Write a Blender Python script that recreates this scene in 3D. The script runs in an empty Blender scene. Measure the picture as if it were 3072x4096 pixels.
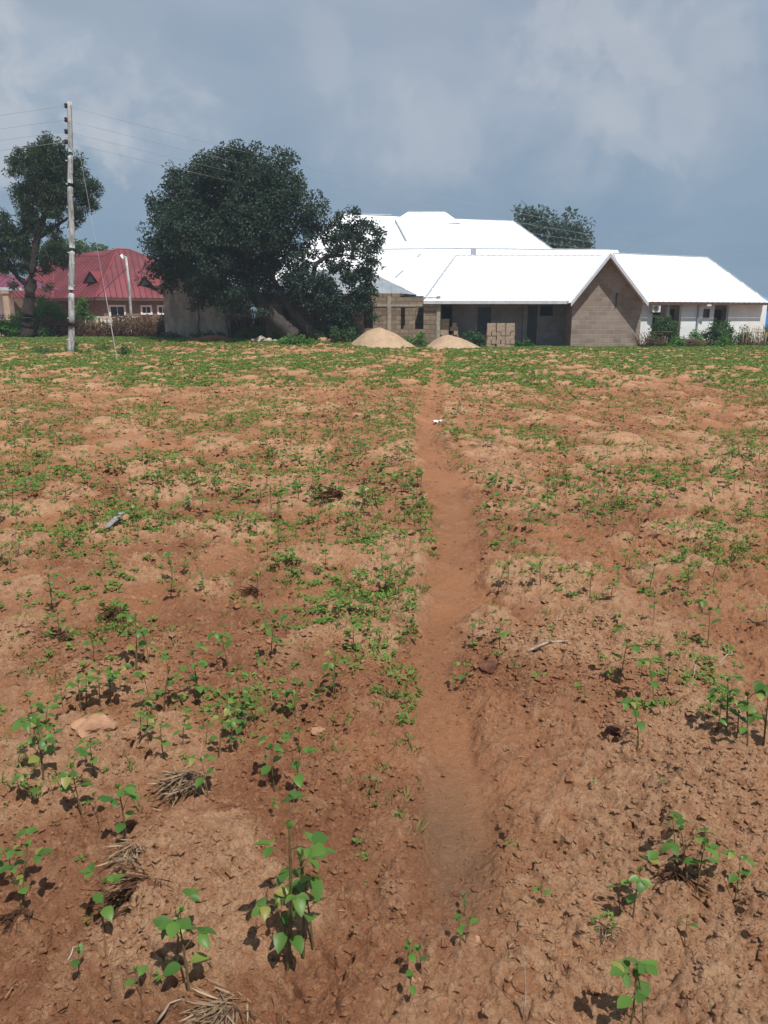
import bpy, math, random
import numpy as np
from mathutils import Vector, Matrix

# ------------------------------------------------------------------ camera, sky, sun
S = bpy.context.scene
C = S.collection
FPX, W0, H0 = 3100.0, 3072.0, 4096.0
PITCH = math.radians(14.09)
CAM = Vector((0, 0, 1.55))
cd = bpy.data.cameras.new("camera"); cam = bpy.data.objects.new("camera", cd); C.objects.link(cam)
cam.location = CAM; cam.rotation_euler = (math.pi/2 - PITCH, 0, 0)
cd.sensor_fit = 'VERTICAL'; cd.sensor_height = 36; cd.lens = FPX/H0*36
cd.clip_start = 0.05; cd.clip_end = 6000
S.camera = cam
S.view_settings.view_transform = 'Standard'; S.view_settings.look = 'None'
S.view_settings.exposure = 0.30; S.view_settings.gamma = 1

SUN_EL, SUN_AZ = math.radians(61), math.radians(152)   # azimuth clockwise from +Y: behind the viewer, to the right
sl = bpy.data.lights.new("sun", 'SUN'); sl.energy = 4.0; sl.angle = math.radians(0.53); sl.color = (1.0, 0.95, 0.88)
sun = bpy.data.objects.new("sun", sl); C.objects.link(sun)
sdir = Vector((math.sin(SUN_AZ)*math.cos(SUN_EL), math.cos(SUN_AZ)*math.cos(SUN_EL), math.sin(SUN_EL)))
sun.rotation_euler = sdir.to_track_quat('Z', 'Y').to_euler()

def pixdir(px, py):
    xc = (px - W0/2)/FPX; yc = (H0/2 - py)/FPX
    c, s = math.cos(PITCH), math.sin(PITCH)
    return Vector((xc, c + yc*s, -s + yc*c))
def at(px, py, Y):
    d = pixdir(px, py); return CAM + d*(Y/d.y)
def gxy(px, py, z=0.0):
    d = pixdir(px, py); return CAM + d*((z-CAM.z)/d.z)

class NT:
    def __init__(s, nt): s.nt = nt; nt.nodes.clear()
    def n(s, t, **kw):
        nd = s.nt.nodes.new(t)
        for k, v in kw.items(): setattr(nd, k, v)
        return nd
    def l(s, a, b): s.nt.links.new(a, b)
    def setin(s, sock, v):
        if hasattr(v, 'is_output') or isinstance(v, bpy.types.NodeSocket): s.l(v, sock)
        else: sock.default_value = v
    def math(s, op, a, b=0.0, c=None, clamp=False):
        nd = s.n('ShaderNodeMath', operation=op, use_clamp=clamp)
        s.setin(nd.inputs[0], a); s.setin(nd.inputs[1], b)
        if c is not None: s.setin(nd.inputs[2], c)
        return nd.outputs[0]
    def mr(s, v, a, b, c=0.0, d=1.0):
        nd = s.n('ShaderNodeMapRange', interpolation_type='SMOOTHSTEP')
        s.setin(nd.inputs[0], v); nd.inputs[1].default_value = a; nd.inputs[2].default_value = b
        nd.inputs[3].default_value = c; nd.inputs[4].default_value = d
        return nd.outputs[0]
    def mix(s, f, a, b, bt='MIX'):
        nd = s.n('ShaderNodeMix', data_type='RGBA', blend_type=bt)
        s.setin(nd.inputs[0], f)
        s.setin(nd.inputs[6], a if not isinstance(a, tuple) else (*a[:3], 1))
        s.setin(nd.inputs[7], b if not isinstance(b, tuple) else (*b[:3], 1))
        return nd.outputs[2]
    def noise(s, vec, scale, detail=3, rough=0.55, dist=0.0):
        nd = s.n('ShaderNodeTexNoise'); nd.inputs['Scale'].default_value = scale
        nd.inputs['Detail'].default_value = detail; nd.inputs['Roughness'].default_value = rough
        nd.inputs['Distortion'].default_value = dist
        if vec is not None: s.l(vec, nd.inputs['Vector'])
        return nd.outputs[0]

w = bpy.data.worlds.new("World"); S.world = w; w.use_nodes = True
N = NT(w.node_tree)
sky = N.n('ShaderNodeTexSky', sky_type='NISHITA'); sky.sun_disc = False
sky.sun_elevation = SUN_EL; sky.sun_rotation = SUN_AZ; sky.dust_density = 2.0
tc = N.n('ShaderNodeTexCoord'); sep = N.n('ShaderNodeSeparateXYZ'); N.l(tc.outputs['Generated'], sep.inputs[0])
zz = N.math('ADD', N.math('MAXIMUM', sep.outputs[2], 0.0), 0.22)
cb = N.n('ShaderNodeCombineXYZ'); N.l(N.math('DIVIDE', sep.outputs[0], zz), cb.inputs[0]); N.l(N.math('DIVIDE', sep.outputs[1], zz), cb.inputs[1])
el = N.mr(sep.outputs[2], 0.02, 0.42)
basec = N.mix(el, (0.170, 0.252, 0.350), (0.215, 0.282, 0.368))
n1 = N.noise(cb.outputs[0], 1.3, 4, 0.5, 0.5)
n2 = N.noise(tc.outputs['Generated'], 7.0, 4, 0.5, 0.4)
col = N.mix(N.math('MULTIPLY', N.mr(n1, 0.40, 0.68), N.mr(el, 0.15, 0.9, 0.15, 0.9)), basec, (0.345, 0.40, 0.475))
col = N.mix(N.math('MULTIPLY', N.mr(n2, 0.56, 0.75), 0.45), col, (0.175, 0.262, 0.372))
def puff(px, py, r0, r1, amt, c, seedscale=9.0, off=0.0):
    global col
    d = pixdir(px, py).normalized()
    vm = N.n('ShaderNodeVectorMath', operation='DISTANCE'); N.l(tc.outputs['Generated'], vm.inputs[0]); vm.inputs[1].default_value = d
    nn = N.noise(tc.outputs['Generated'], seedscale, 5, 0.55, 0.3)
    dd = N.math('ADD', vm.outputs['Value'], N.math('MULTIPLY', N.math('SUBTRACT', nn, 0.5 + off), -0.38))
    col = N.mix(N.math('MULTIPLY', N.mr(dd, r0, r1, 1.0, 0.0), amt), col, c)
PC = (0.47, 0.485, 0.52)
puff(50, 430, 0.02, 0.08, 0.6, PC, 12)
puff(330, 480, 0.0, 0.05, 0.5, PC, 12)
puff(620, 470, 0.0, 0.06, 0.5, PC, 11)
puff(1830, 470, 0.0, 0.10, 0.32, PC, 10, 0.0)
puff(1420, 380, 0.0, 0.07, 0.3, PC, 10)
puff(2440, 185, 0.01, 0.065, 0.5, PC, 14)
puff(2700, 330, 0.02, 0.07, 0.35, PC, 11)
puff(1700, 420, 0.0, 0.06, 0.2, PC, 13)
puff(2620, 300, 0.03, 0.15, 0.40, (0.40, 0.43, 0.48), 8)
puff(2330, 270, 0.0, 0.08, 0.4, PC, 12)
puff(1600, 160, 0.05, 0.20, 0.35, (0.37, 0.41, 0.465), 7)
puff(200, 180, 0.05, 0.22, 0.30, (0.38, 0.42, 0.47), 7)
puff(2650, 260, 0.04, 0.16, 0.35, (0.33, 0.37, 0.44), 6)
puff(900, 110, 0.05, 0.25, 0.3, (0.31, 0.36, 0.43), 5)
puff(1850, 60, 0.05, 0.22, 0.3, (0.31, 0.35, 0.43), 5)
vs = N.n('ShaderNodeVectorMath', operation='SCALE'); N.l(col, vs.inputs[0]); vs.inputs['Scale'].default_value = 10.0
fin = N.mix(0.93, sky.outputs[0], vs.outputs[0])
bg = N.n('ShaderNodeBackground'); bg.inputs[1].default_value = 0.1; N.l(fin, bg.inputs[0])
wo = N.n('ShaderNodeOutputWorld'); N.l(bg.outputs[0], wo.inputs[0])

# ------------------------------------------------------------------ helpers
rng = np.random.default_rng(7); random.seed(7)

def tag(o, label=None, cat=None, group=None, kind=None):
    if label: o['label'] = label
    if cat: o['category'] = cat
    if group: o['group'] = group
    if kind: o['kind'] = kind
    return o
def empty(name, loc=(0, 0, 0), rz=0):
    o = bpy.data.objects.new(name, None); o.empty_display_size = 0.1
    C.objects.link(o); o.location = loc; o.rotation_euler = (0, 0, rz); return o

class MB:
    """collects verts/faces in world space, then builds one mesh object"""
    def __init__(s): s.v = []; s.f = []; s.m = []
    def add(s, vs, fs, mi=0):
        k = len(s.v); s.v += [tuple(v) for v in vs]; s.f += [tuple(k+i for i in f) for f in fs]; s.m += [mi]*len(fs)
    def box(s, x0, x1, y0, y1, z0, z1, mi=0, M=None):
        vs = [(x0,y0,z0),(x1,y0,z0),(x1,y1,z0),(x0,y1,z0),(x0,y0,z1),(x1,y0,z1),(x1,y1,z1),(x0,y1,z1)]
        if M is not None: vs = [M @ Vector(v) for v in vs]
        s.add(vs, [(3,2,1,0),(4,5,6,7),(0,1,5,4),(1,2,6,5),(2,3,7,6),(3,0,4,7)], mi)
    def prism(s, pts, off, mi=0):
        """polygon pts swept by vector off"""
        n = len(pts); a = [Vector(p) for p in pts]; b = [p + Vector(off) for p in a]
        nrm = (a[1]-a[0]).cross(a[2]-a[0])
        fs = [tuple(range(n)), tuple(reversed(range(n, 2*n)))] + [(i, n+i, n+(i+1) % n, (i+1) % n) for i in range(n)]
        if nrm.dot(Vector(off)) > 0: fs = [tuple(reversed(f)) for f in fs]
        s.add(a+b, fs, mi)
    def tube(s, pts, rad, n=8, cap=True, mi=0):
        pts = [Vector(p) for p in pts]
        if not hasattr(rad, '__len__'): rad = [rad]*len(pts)
        k = len(s.v); up = Vector((0, 0, 1))
        for i, p in enumerate(pts):
            t = (pts[min(i+1, len(pts)-1)] - pts[max(i-1, 0)]).normalized()
            a = t.cross(up)
            if a.length < 0.1: a = t.cross(Vector((1, 0, 0)))
            a.normalize(); b = t.cross(a)
            for j in range(n):
                q = 2*math.pi*j/n
                s.v.append(tuple(p + (a*math.cos(q)+b*math.sin(q))*rad[i]))
        for i in range(len(pts)-1):
            for j in range(n):
                s.f.append((k+i*n+j, k+i*n+(j+1) % n, k+(i+1)*n+(j+1) % n, k+(i+1)*n+j)); s.m.append(mi)
        if cap:
            s.f.append(tuple(k+j for j in reversed(range(n)))); s.m.append(mi)
            e = k+(len(pts)-1)*n; s.f.append(tuple(e+j for j in range(n))); s.m.append(mi)
    def build(s, name, mats, parent=None, smooth=False, origin=None):
        org = Vector(origin) if origin is not None else Vector((0, 0, 0))
        me = bpy.data.meshes.new(name)
        me.from_pydata([tuple(Vector(v)-org) for v in s.v], [], s.f)
        if not isinstance(mats, (list, tuple)): mats = [mats]
        for m in mats: me.materials.append(m)
        if len(mats) > 1: me.polygons.foreach_set('material_index', s.m)
        if smooth: me.polygons.foreach_set('use_smooth', [True]*len(s.f))
        me.update()
        o = bpy.data.objects.new(name, me); C.objects.link(o); o.location = org
        if parent is not None:
            o.parent = parent
            o.matrix_parent_inverse = parent_mat(parent).inverted()
        return o
def parent_mat(p):
    m = Matrix.LocRotScale(p.location, p.rotation_euler, p.scale)
    if p.parent is not None: m = parent_mat(p.parent) @ p.matrix_parent_inverse @ m
    return m

def np_mesh(name, verts, faces, mat, parent=None, smooth=False, attr=None):
    """verts (N,3), faces (M,k) arrays with a fixed k"""
    me = bpy.data.meshes.new(name); k = faces.shape[1]
    me.vertices.add(len(verts)); me.vertices.foreach_set('co', np.ascontiguousarray(verts, dtype=np.float32).ravel())
    me.loops.add(faces.size); me.loops.foreach_set('vertex_index', np.ascontiguousarray(faces, dtype=np.int32).ravel())
    me.polygons.add(len(faces)); me.polygons.foreach_set('loop_start', np.arange(0, faces.size, k, dtype=np.int32))
    me.polygons.foreach_set('loop_total', np.full(len(faces), k, dtype=np.int32))
    me.polygons.foreach_set('use_smooth', np.full(len(faces), smooth, dtype=bool))
    me.update(calc_edges=True)
    for nm, dom, arr in (attr or []):
        a = me.attributes.new(nm, 'FLOAT', dom); a.data.foreach_set('value', np.ascontiguousarray(arr, dtype=np.float32))
    me.materials.append(mat)
    o = bpy.data.objects.new(name, me); C.objects.link(o)
    if parent is not None:
        o.parent = parent; o.matrix_parent_inverse = parent_mat(parent).inverted()
    return o

# ---- materials
def newmat(name):
    m = bpy.data.materials.new(name); m.use_nodes = True; n = NT(m.node_tree)
    out = n.n('ShaderNodeOutputMaterial'); p = n.n('ShaderNodeBsdfPrincipled'); n.l(p.outputs[0], out.inputs[0])
    return m, n, p, out
def simple(name, col, rough=0.8, var=0.25, scale=6.0, metal=0.0, bump=0.0, col2=None, spec=0.3, detail=4):
    m, n, p, out = newmat(name)
    t = n.n('ShaderNodeTexCoord'); nz = n.noise(t.outputs['Object'], scale, detail, 0.6)
    c2 = col2 if col2 else tuple(c*(1-var) for c in col)
    c1 = col if col2 else tuple(min(1, c*(1+var*0.6)) for c in col)
    n.l(n.mix(n.mr(nz, 0.33, 0.67), c1, c2), p.inputs['Base Color'])
    p.inputs['Roughness'].default_value = rough; p.inputs['Metallic'].default_value = metal
    p.inputs['Specular IOR Level'].default_value = spec
    if bump:
        b = n.n('ShaderNodeBump'); b.inputs['Strength'].default_value = bump; b.inputs['Distance'].default_value = 0.02
        n.l(nz, b.inputs['Height']); n.l(b.outputs[0], p.inputs['Normal'])
    return m
def leafmat(name, ca, cb_, trans=0.25, rough=0.5, spec=0.3, cc=None):
    """colour between ca and cb by the per-leaf attribute 'v'"""
    m, n, p, out = newmat(name)
    a = n.n('ShaderNodeAttribute', attribute_name='v')
    c = n.mix(a.outputs['Fac'], ca, cb_)
    if cc is not None: c = n.mix(n.mr(a.outputs['Fac'], 0.9, 1.0), c, cc)
    n.l(c, p.inputs['Base Color']); p.inputs['Roughness'].default_value = rough; p.inputs['Specular IOR Level'].default_value = spec
    tr = n.n('ShaderNodeBsdfTranslucent'); n.l(n.mix(0.5, c, (0.25, 0.4, 0.03), 'MIX'), tr.inputs[0])
    ms = n.n('ShaderNodeMixShader'); ms.inputs[0].default_value = trans
    n.l(p.outputs[0], ms.inputs[1]); n.l(tr.outputs[0], ms.inputs[2]); n.l(ms.outputs[0], out.inputs[0])
    return m
def blockmat(name, ca, cb_, mortar, bw=0.46, bh=0.235, ms=0.018, bump=0.6, weather=(0.5, 0.46, 0.4), moff=0.5):
    m, n, p, out = newmat(name)
    g = n.n('ShaderNodeTexCoord'); sp = n.n('ShaderNodeSeparateXYZ'); n.l(g.outputs['Object'], sp.inputs[0])
    c = n.n('ShaderNodeCombineXYZ'); n.l(n.math('ADD', sp.outputs[0], sp.outputs[1]), c.inputs[0]); n.l(sp.outputs[2], c.inputs[1])
    b = n.n('ShaderNodeTexBrick'); n.l(c.outputs[0], b.inputs['Vector'])
    b.inputs['Scale'].default_value = 1.0; b.inputs['Brick Width'].default_value = bw; b.inputs['Row Height'].default_value = bh
    b.inputs['Mortar Size'].default_value = ms; b.inputs['Mortar Smooth'].default_value = 0.3; b.inputs['Bias'].default_value = 0.0
    b.inputs['Color1'].default_value = (*ca, 1); b.inputs['Color2'].default_value = (*cb_, 1); b.inputs['Mortar'].default_value = (*mortar, 1)
    nz = n.noise(g.outputs['Object'], 1.1, 5, 0.65); nf = n.noise(g.outputs['Object'], 14, 4, 0.7)
    col = n.mix(n.math('MULTIPLY', n.mr(nz, 0.42, 0.7), 0.55), b.outputs['Color'], weather, 'MULTIPLY')
    col = n.mix(n.math('MULTIPLY', n.mr(nf, 0.4, 0.7), 0.3), col, tuple(x*0.6 for x in ca))
    n.l(col, p.inputs['Base Color']); p.inputs['Roughness'].default_value = 0.95; p.inputs['Specular IOR Level'].default_value = 0.15
    bp = n.n('ShaderNodeBump'); bp.inputs['Strength'].default_value = bump; bp.inputs['Distance'].default_value = 0.03
    n.l(n.math('ADD', n.math('MULTIPLY', b.outputs['Fac'], -1.0), n.math('MULTIPLY', nf, 0.4)), bp.inputs['Height']); n.l(bp.outputs[0], p.inputs['Normal'])
    return m

M = {}
M['white_roof'] = simple('bright_new_roof_sheet', (0.87, 0.88, 0.90), 0.5, 0.03, 1.5, spec=0.5)
M['flash'] = simple('dull_zinc_flashing', (0.36, 0.40, 0.45), 0.6, 0.15, 3, metal=0.2)
M['zinc'] = simple('weathered_zinc_sheet', (0.30, 0.33, 0.36), 0.6, 0.2, 0.8, metal=0.2, spec=0.4)
M['zinc_dark'] = simple('shadowed_zinc_sheet', (0.20, 0.225, 0.25), 0.65, 0.2, 0.8)
M['red_roof'] = simple('red_roof_sheet', (0.175, 0.036, 0.046), 0.6, 0.30, 0.5, spec=0.35)
M['red_rib'] = simple('red_roof_rib_shade', (0.12, 0.024, 0.030), 0.6, 0.15, 2, spec=0.3)  # darker red puts the shading along the ribs into the colour
M['red_cap'] = simple('red_ridge_cap', (0.23, 0.05, 0.055), 0.55, 0.1, 2)
M['purple_roof'] = simple('maroon_roof_sheet', (0.16, 0.04, 0.075), 0.55, 0.15, 1)
M['fascia'] = simple('white_fascia_board', (0.50, 0.53, 0.58), 0.6, 0.12, 3)
M['dark_fascia'] = simple('brown_fascia_board', (0.10, 0.06, 0.05), 0.7, 0.2, 3)
M['block'] = blockmat('sandcrete_block_wall', (0.33, 0.272, 0.232), (0.245, 0.202, 0.172), (0.375, 0.315, 0.268), ms=0.016, bump=0.6)
M['block2'] = blockmat('pale_sandcrete_block_wall', (0.30, 0.24, 0.175), (0.20, 0.155, 0.112), (0.15, 0.115, 0.085))
M['block_dark'] = blockmat('grey_block_wall', (0.26, 0.265, 0.275), (0.20, 0.205, 0.215), (0.24, 0.245, 0.25), bump=0.3)
M['concrete'] = simple('cast_concrete', (0.33, 0.29, 0.24), 0.9, 0.25, 5, bump=0.3)
M['loose_block'] = simple('loose_sandcrete_block', (0.36, 0.28, 0.205), 0.95, 0.3, 9, bump=0.4)
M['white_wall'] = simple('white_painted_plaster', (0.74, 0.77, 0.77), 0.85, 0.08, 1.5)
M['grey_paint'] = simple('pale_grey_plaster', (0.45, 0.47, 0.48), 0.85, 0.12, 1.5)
M['tan_wall'] = blockmat('tan_brick_wall', (0.24, 0.15, 0.11), (0.19, 0.12, 0.09), (0.28, 0.21, 0.16), 0.3, 0.12, 0.012, 0.3)
M['cream'] = simple('cream_plaster_band', (0.42, 0.33, 0.24), 0.85, 0.15, 2)
M['frame'] = simple('white_window_surround', (0.72, 0.72, 0.72), 0.6, 0.06, 3)
M['door_dark'] = simple('dark_steel_door', (0.035, 0.042, 0.055), 0.45, 0.2, 4)
M['door_blue'] = simple('dull_blue_steel_door', (0.04, 0.06, 0.10), 0.5, 0.2, 4)
M['glass'] = simple('dark_window_glass', (0.02, 0.025, 0.03), 0.12, 0.1, 2, spec=0.6)
M['plastic'] = simple('white_plastic', (0.72, 0.73, 0.74), 0.4, 0.05, 4)
M['dark_metal'] = simple('dark_grille_metal', (0.03, 0.03, 0.035), 0.5, 0.1, 9)
M['bark'] = simple('dark_rough_bark', (0.055, 0.046, 0.042), 0.95, 0.4, 8, bump=0.6)
M['bark2'] = simple('brown_bark', (0.042, 0.034, 0.028), 0.95, 0.4, 8, bump=0.6)
M['sticks'] = simple('dry_brown_stalks', (0.13, 0.08, 0.05), 0.95, 0.5, 3)
M['sticks_pale'] = simple('dry_pale_stalks', (0.36, 0.29, 0.20), 0.95, 0.35, 3)
M['wire'] = simple('aluminium_conductor', (0.32, 0.34, 0.36), 0.5, 0.1, 1)
M['blue'] = simple('bright_blue_sheet', (0.06, 0.25, 0.62), 0.5, 0.1, 1)
M['litter'] = simple('crumpled_white_plastic', (0.68, 0.70, 0.76), 0.4, 0.2, 30)
M['slate'] = simple('grey_weathered_wood', (0.25, 0.24, 0.23), 0.8, 0.3, 25, bump=0.3)
M['palewood'] = simple('bleached_stick', (0.36, 0.29, 0.23), 0.85, 0.35, 30, bump=0.3)
M['darkwood'] = simple('brown_twig', (0.17, 0.10, 0.06), 0.9, 0.35, 40)
M['stem'] = simple('brown_green_stem', (0.13, 0.095, 0.045), 0.7, 0.35, 30)
M['leaf'] = leafmat('young_bean_leaf', (0.050, 0.130, 0.024), (0.125, 0.235, 0.042), 0.30, 0.45, 0.4, (0.26, 0.25, 0.06))
M['weed'] = leafmat('field_weed_leaf', (0.092, 0.180, 0.038), (0.205, 0.310, 0.075), 0.28, 0.6, 0.2)
M['grass'] = leafmat('field_grass_blade', (0.10, 0.16, 0.04), (0.25, 0.26, 0.09), 0.2, 0.7, 0.15)
M['bush'] = leafmat('bright_bush_leaf', (0.045, 0.150, 0.030), (0.11, 0.26, 0.045), 0.28, 0.55, 0.25)
M['bushdark'] = leafmat('dull_bush_leaf', (0.035, 0.095, 0.042), (0.075, 0.16, 0.055), 0.22, 0.55, 0.25)
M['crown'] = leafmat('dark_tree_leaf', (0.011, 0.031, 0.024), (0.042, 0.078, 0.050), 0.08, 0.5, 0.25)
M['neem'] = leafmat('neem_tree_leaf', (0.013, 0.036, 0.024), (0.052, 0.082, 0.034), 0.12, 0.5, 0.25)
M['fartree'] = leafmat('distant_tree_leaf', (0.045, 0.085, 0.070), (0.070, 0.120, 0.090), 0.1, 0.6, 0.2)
M['straw'] = leafmat('dry_straw_blade', (0.16, 0.10, 0.06), (0.40, 0.29, 0.19), 0.05, 0.9, 0.1)

# pole material: weathered whitish timber
m, n, p, out = newmat('weathered_pole')
t = n.n('ShaderNodeTexCoord'); mp = n.n('ShaderNodeMapping'); n.l(t.outputs['Object'], mp.inputs[0]); mp.inputs['Scale'].default_value = (6, 6, 0.9)
a1 = n.noise(mp.outputs[0], 2.2, 5, 0.7); a2 = n.noise(t.outputs['Object'], 1.7, 3, 0.6)
n.l(n.mix(n.math('MULTIPLY', n.mr(a1, 0.42, 0.62), 0.8), n.mix(n.mr(a2, 0.4, 0.6), (0.50, 0.52, 0.52), (0.34, 0.37, 0.38)), (0.15, 0.15, 0.15)), p.inputs['Base Color'])
p.inputs['Roughness'].default_value = 0.9
M['pole'] = m

# old stained plaster
m, n, p, out = newmat('stained_plaster')
t = n.n('ShaderNodeTexCoord'); mp = n.n('ShaderNodeMapping'); n.l(t.outputs['Object'], mp.inputs[0]); mp.inputs['Scale'].default_value = (1.2, 1.2, 0.35)
a1 = n.noise(mp.outputs[0], 1.6, 6, 0.65); a2 = n.noise(t.outputs['Object'], 3.5, 5, 0.6)
c = n.mix(n.mr(a1, 0.38, 0.62), (0.48, 0.42, 0.34), (0.26, 0.235, 0.205))
n.l(n.mix(n.math('MULTIPLY', n.mr(a2, 0.5, 0.75), 0.6), c, (0.13, 0.13, 0.13)), p.inputs['Base Color']); p.inputs['Roughness'].default_value = 0.95
M['plaster'] = m

# sand
m, n, p, out = newmat('building_sand')
t = n.n('ShaderNodeTexCoord'); a1 = n.noise(t.outputs['Object'], 2.0, 5, 0.6); a2 = n.noise(t.outputs['Object'], 9.0, 2, 0.5)
c = n.mix(n.mr(a1, 0.35, 0.65), (0.45, 0.32, 0.215), (0.37, 0.26, 0.175))
n.l(n.mix(n.mr(a2, 0.68, 0.73), c, (0.13, 0.09, 0.05)), p.inputs['Base Color']); p.inputs['Roughness'].default_value = 1.0
p.inputs['Specular IOR Level'].default_value = 0.1
b = n.n('ShaderNodeBump'); b.inputs['Strength'].default_value = 0.7; b.inputs['Distance'].default_value = 0.06; n.l(n.noise(t.outputs['Object'], 6, 6, 0.7), b.inputs['Height']); n.l(b.outputs[0], p.inputs['Normal'])
M['sand'] = m

# red field soil; attributes: pale (dry crust), damp, crumb (freshly tilled, darker)
m, n, p, out = newmat('red_field_soil')
t = n.n('ShaderNodeTexCoord'); P_ = t.outputs['Object']
ap = n.n('ShaderNodeAttribute', attribute_name='pale'); ad = n.n('ShaderNodeAttribute', attribute_name='damp')
ac = n.n('ShaderNodeAttribute', attribute_name='crumb'); ah = n.n('ShaderNodeAttribute', attribute_name='path')
nA = n.noise(P_, 1.7, 6, 0.62); nB = n.noise(P_, 16, 6, 0.7); nC = n.noise(P_, 85, 5, 0.75); nD = n.noise(P_, 260, 3, 0.7)
c = n.mix(n.mr(nA, 0.36, 0.64), (0.405, 0.190, 0.094), (0.330, 0.148, 0.076))
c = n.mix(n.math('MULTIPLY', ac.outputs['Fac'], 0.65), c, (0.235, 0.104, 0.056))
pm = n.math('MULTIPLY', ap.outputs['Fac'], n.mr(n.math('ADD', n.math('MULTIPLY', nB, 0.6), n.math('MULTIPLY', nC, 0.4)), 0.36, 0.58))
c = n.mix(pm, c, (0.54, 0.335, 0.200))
c = n.mix(n.math('MULTIPLY', n.mr(n.noise(P_, 5.5, 5, .7), 0.50, 0.66), 0.5), c, (0.42, 0.235, 0.135))
c = n.mix(n.math('MULTIPLY', n.mr(nC, 0.52, 0.68), 0.55), c, (0.195, 0.088, 0.055))
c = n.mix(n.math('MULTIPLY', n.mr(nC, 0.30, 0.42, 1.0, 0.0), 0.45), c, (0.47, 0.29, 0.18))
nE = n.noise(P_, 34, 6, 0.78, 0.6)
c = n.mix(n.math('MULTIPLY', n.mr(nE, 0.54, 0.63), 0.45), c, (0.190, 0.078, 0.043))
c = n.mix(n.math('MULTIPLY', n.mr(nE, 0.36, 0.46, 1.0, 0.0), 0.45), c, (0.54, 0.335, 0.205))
c = n.mix(n.math('MULTIPLY', n.mr(n.noise(P_, 130, 4, .8), 0.56, 0.64), 0.4), c, (0.165, 0.070, 0.042))
c = n.mix(n.math('MULTIPLY', n.mr(nD, 0.60, 0.70), 0.5), c, (0.48, 0.33, 0.23))
c = n.mix(n.math('MULTIPLY', ah.outputs['Fac'], 0.45), c, n.mix(n.mr(nB, 0.35, 0.65), (0.43, 0.208, 0.102), (0.37, 0.178, 0.094)))
c = n.mix(n.math('MULTIPLY', ad.outputs['Fac'], n.mr(nB, 0.2, 0.7, 0.85, 0.5)), c, (0.225, 0.145, 0.090))
n.l(c, p.inputs['Base Color']); p.inputs['Roughness'].default_value = 1.0; p.inputs['Specular IOR Level'].default_value = 0.08
b1 = n.n('ShaderNodeBump'); b1.inputs['Strength'].default_value = 0.9; b1.inputs['Distance'].default_value = 0.022; n.l(n.math('SUBTRACT', nC, n.math('MULTIPLY', nE, 0.7)), b1.inputs['Height'])
b2 = n.n('ShaderNodeBump'); b2.inputs['Strength'].default_value = 0.6; b2.inputs['Distance'].default_value = 0.003; n.l(nD, b2.inputs['Height']); n.l(b1.outputs[0], b2.inputs['Normal'])
n.l(b2.outputs[0], p.inputs['Normal'])
M['soil'] = m
M['clod'] = simple('broken_soil_clod', (0.36, 0.20, 0.12), 1.0, 0.35, 14, bump=0.8, spec=0.08)
M['clod_dark'] = simple('dark_soil_clod', (0.13, 0.06, 0.04), 1.0, 0.35, 18, bump=0.8, spec=0.08)
M['stone'] = simple('pale_laterite_stone', (0.38, 0.215, 0.13), 0.95, 0.3, 12, bump=0.6, spec=0.15)
M['rubble'] = simple('pale_rubble', (0.42, 0.36, 0.29), 0.95, 0.3, 4, bump=0.3)

# ------------------------------------------------------------------ terrain functions
def ss(a, b, x):
    t = np.clip((np.asarray(x, float)-a)/(b-a), 0, 1); return t*t*(3-2*t)
def _h(ix, iy, s):
    a = (ix.astype(np.int64)*374761393 + iy.astype(np.int64)*668265263 + s*2147483647) & 0xffffffff
    a = ((a ^ (a >> 13))*1274126177) & 0xffffffff
    a = ((a ^ (a >> 15))*2246822519) & 0xffffffff
    return ((a ^ (a >> 16)) & 0xffffff)/float(0xffffff)
def vnoise(x, y, s=0):
    ix = np.floor(x); iy = np.floor(y); fx = x-ix; fy = y-iy
    fx = fx*fx*fx*(fx*(fx*6-15)+10); fy = fy*fy*fy*(fy*(fy*6-15)+10)
    a = _h(ix, iy, s); b = _h(ix+1, iy, s); c_ = _h(ix, iy+1, s); d = _h(ix+1, iy+1, s)
    return (a*(1-fx)+b*fx)*(1-fy)+(c_*(1-fx)+d*fx)*fy*1.0
def fbm(x, y, o=3, s=0, g=0.5):
    r = 0; amp = 1; tot = 0
    for i in range(o):
        cs, sn = math.cos(0.7*i+0.3), math.sin(0.7*i+0.3)
        r = r + amp*(vnoise((x*cs-y*sn)*2**i+17.3*i, (x*sn+y*cs)*2**i+5.1*i, s+i)*2-1); tot += amp; amp *= g
    return r/tot
def lumps(x, y, cell, s, lo=0.25, hi=0.62, keep=0.7):
    """rounded random lumps, height 0..hi in cells"""
    X = x/cell; Y = y/cell; ix = np.floor(X); iy = np.floor(Y); r = np.zeros_like(X)
    for dx in (-1, 0, 1):
        for dy in (-1, 0, 1):
            jx = ix+dx; jy = iy+dy
            cx = jx+_h(jx, jy, s); cy = jy+_h(jx, jy, s+1); k = _h(jx, jy, s+2)
            rad = lo+(hi-lo)*k
            el_ = 0.75+0.5*_h(jx, jy, s+4); an = _h(jx, jy, s+5)*3.14
            ca, sa = np.cos(an), np.sin(an)
            ux = (X-cx)*ca+(Y-cy)*sa; uy = (-(X-cx)*sa+(Y-cy)*ca)*el_
            d2 = (ux*ux+uy*uy)/(rad*rad)
            hh = np.where(_h(jx, jy, s+3) < keep, rad*np.sqrt(np.clip(1-d2, 0, 1)), 0)
            r = np.maximum(r, hh)
    return r

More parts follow.
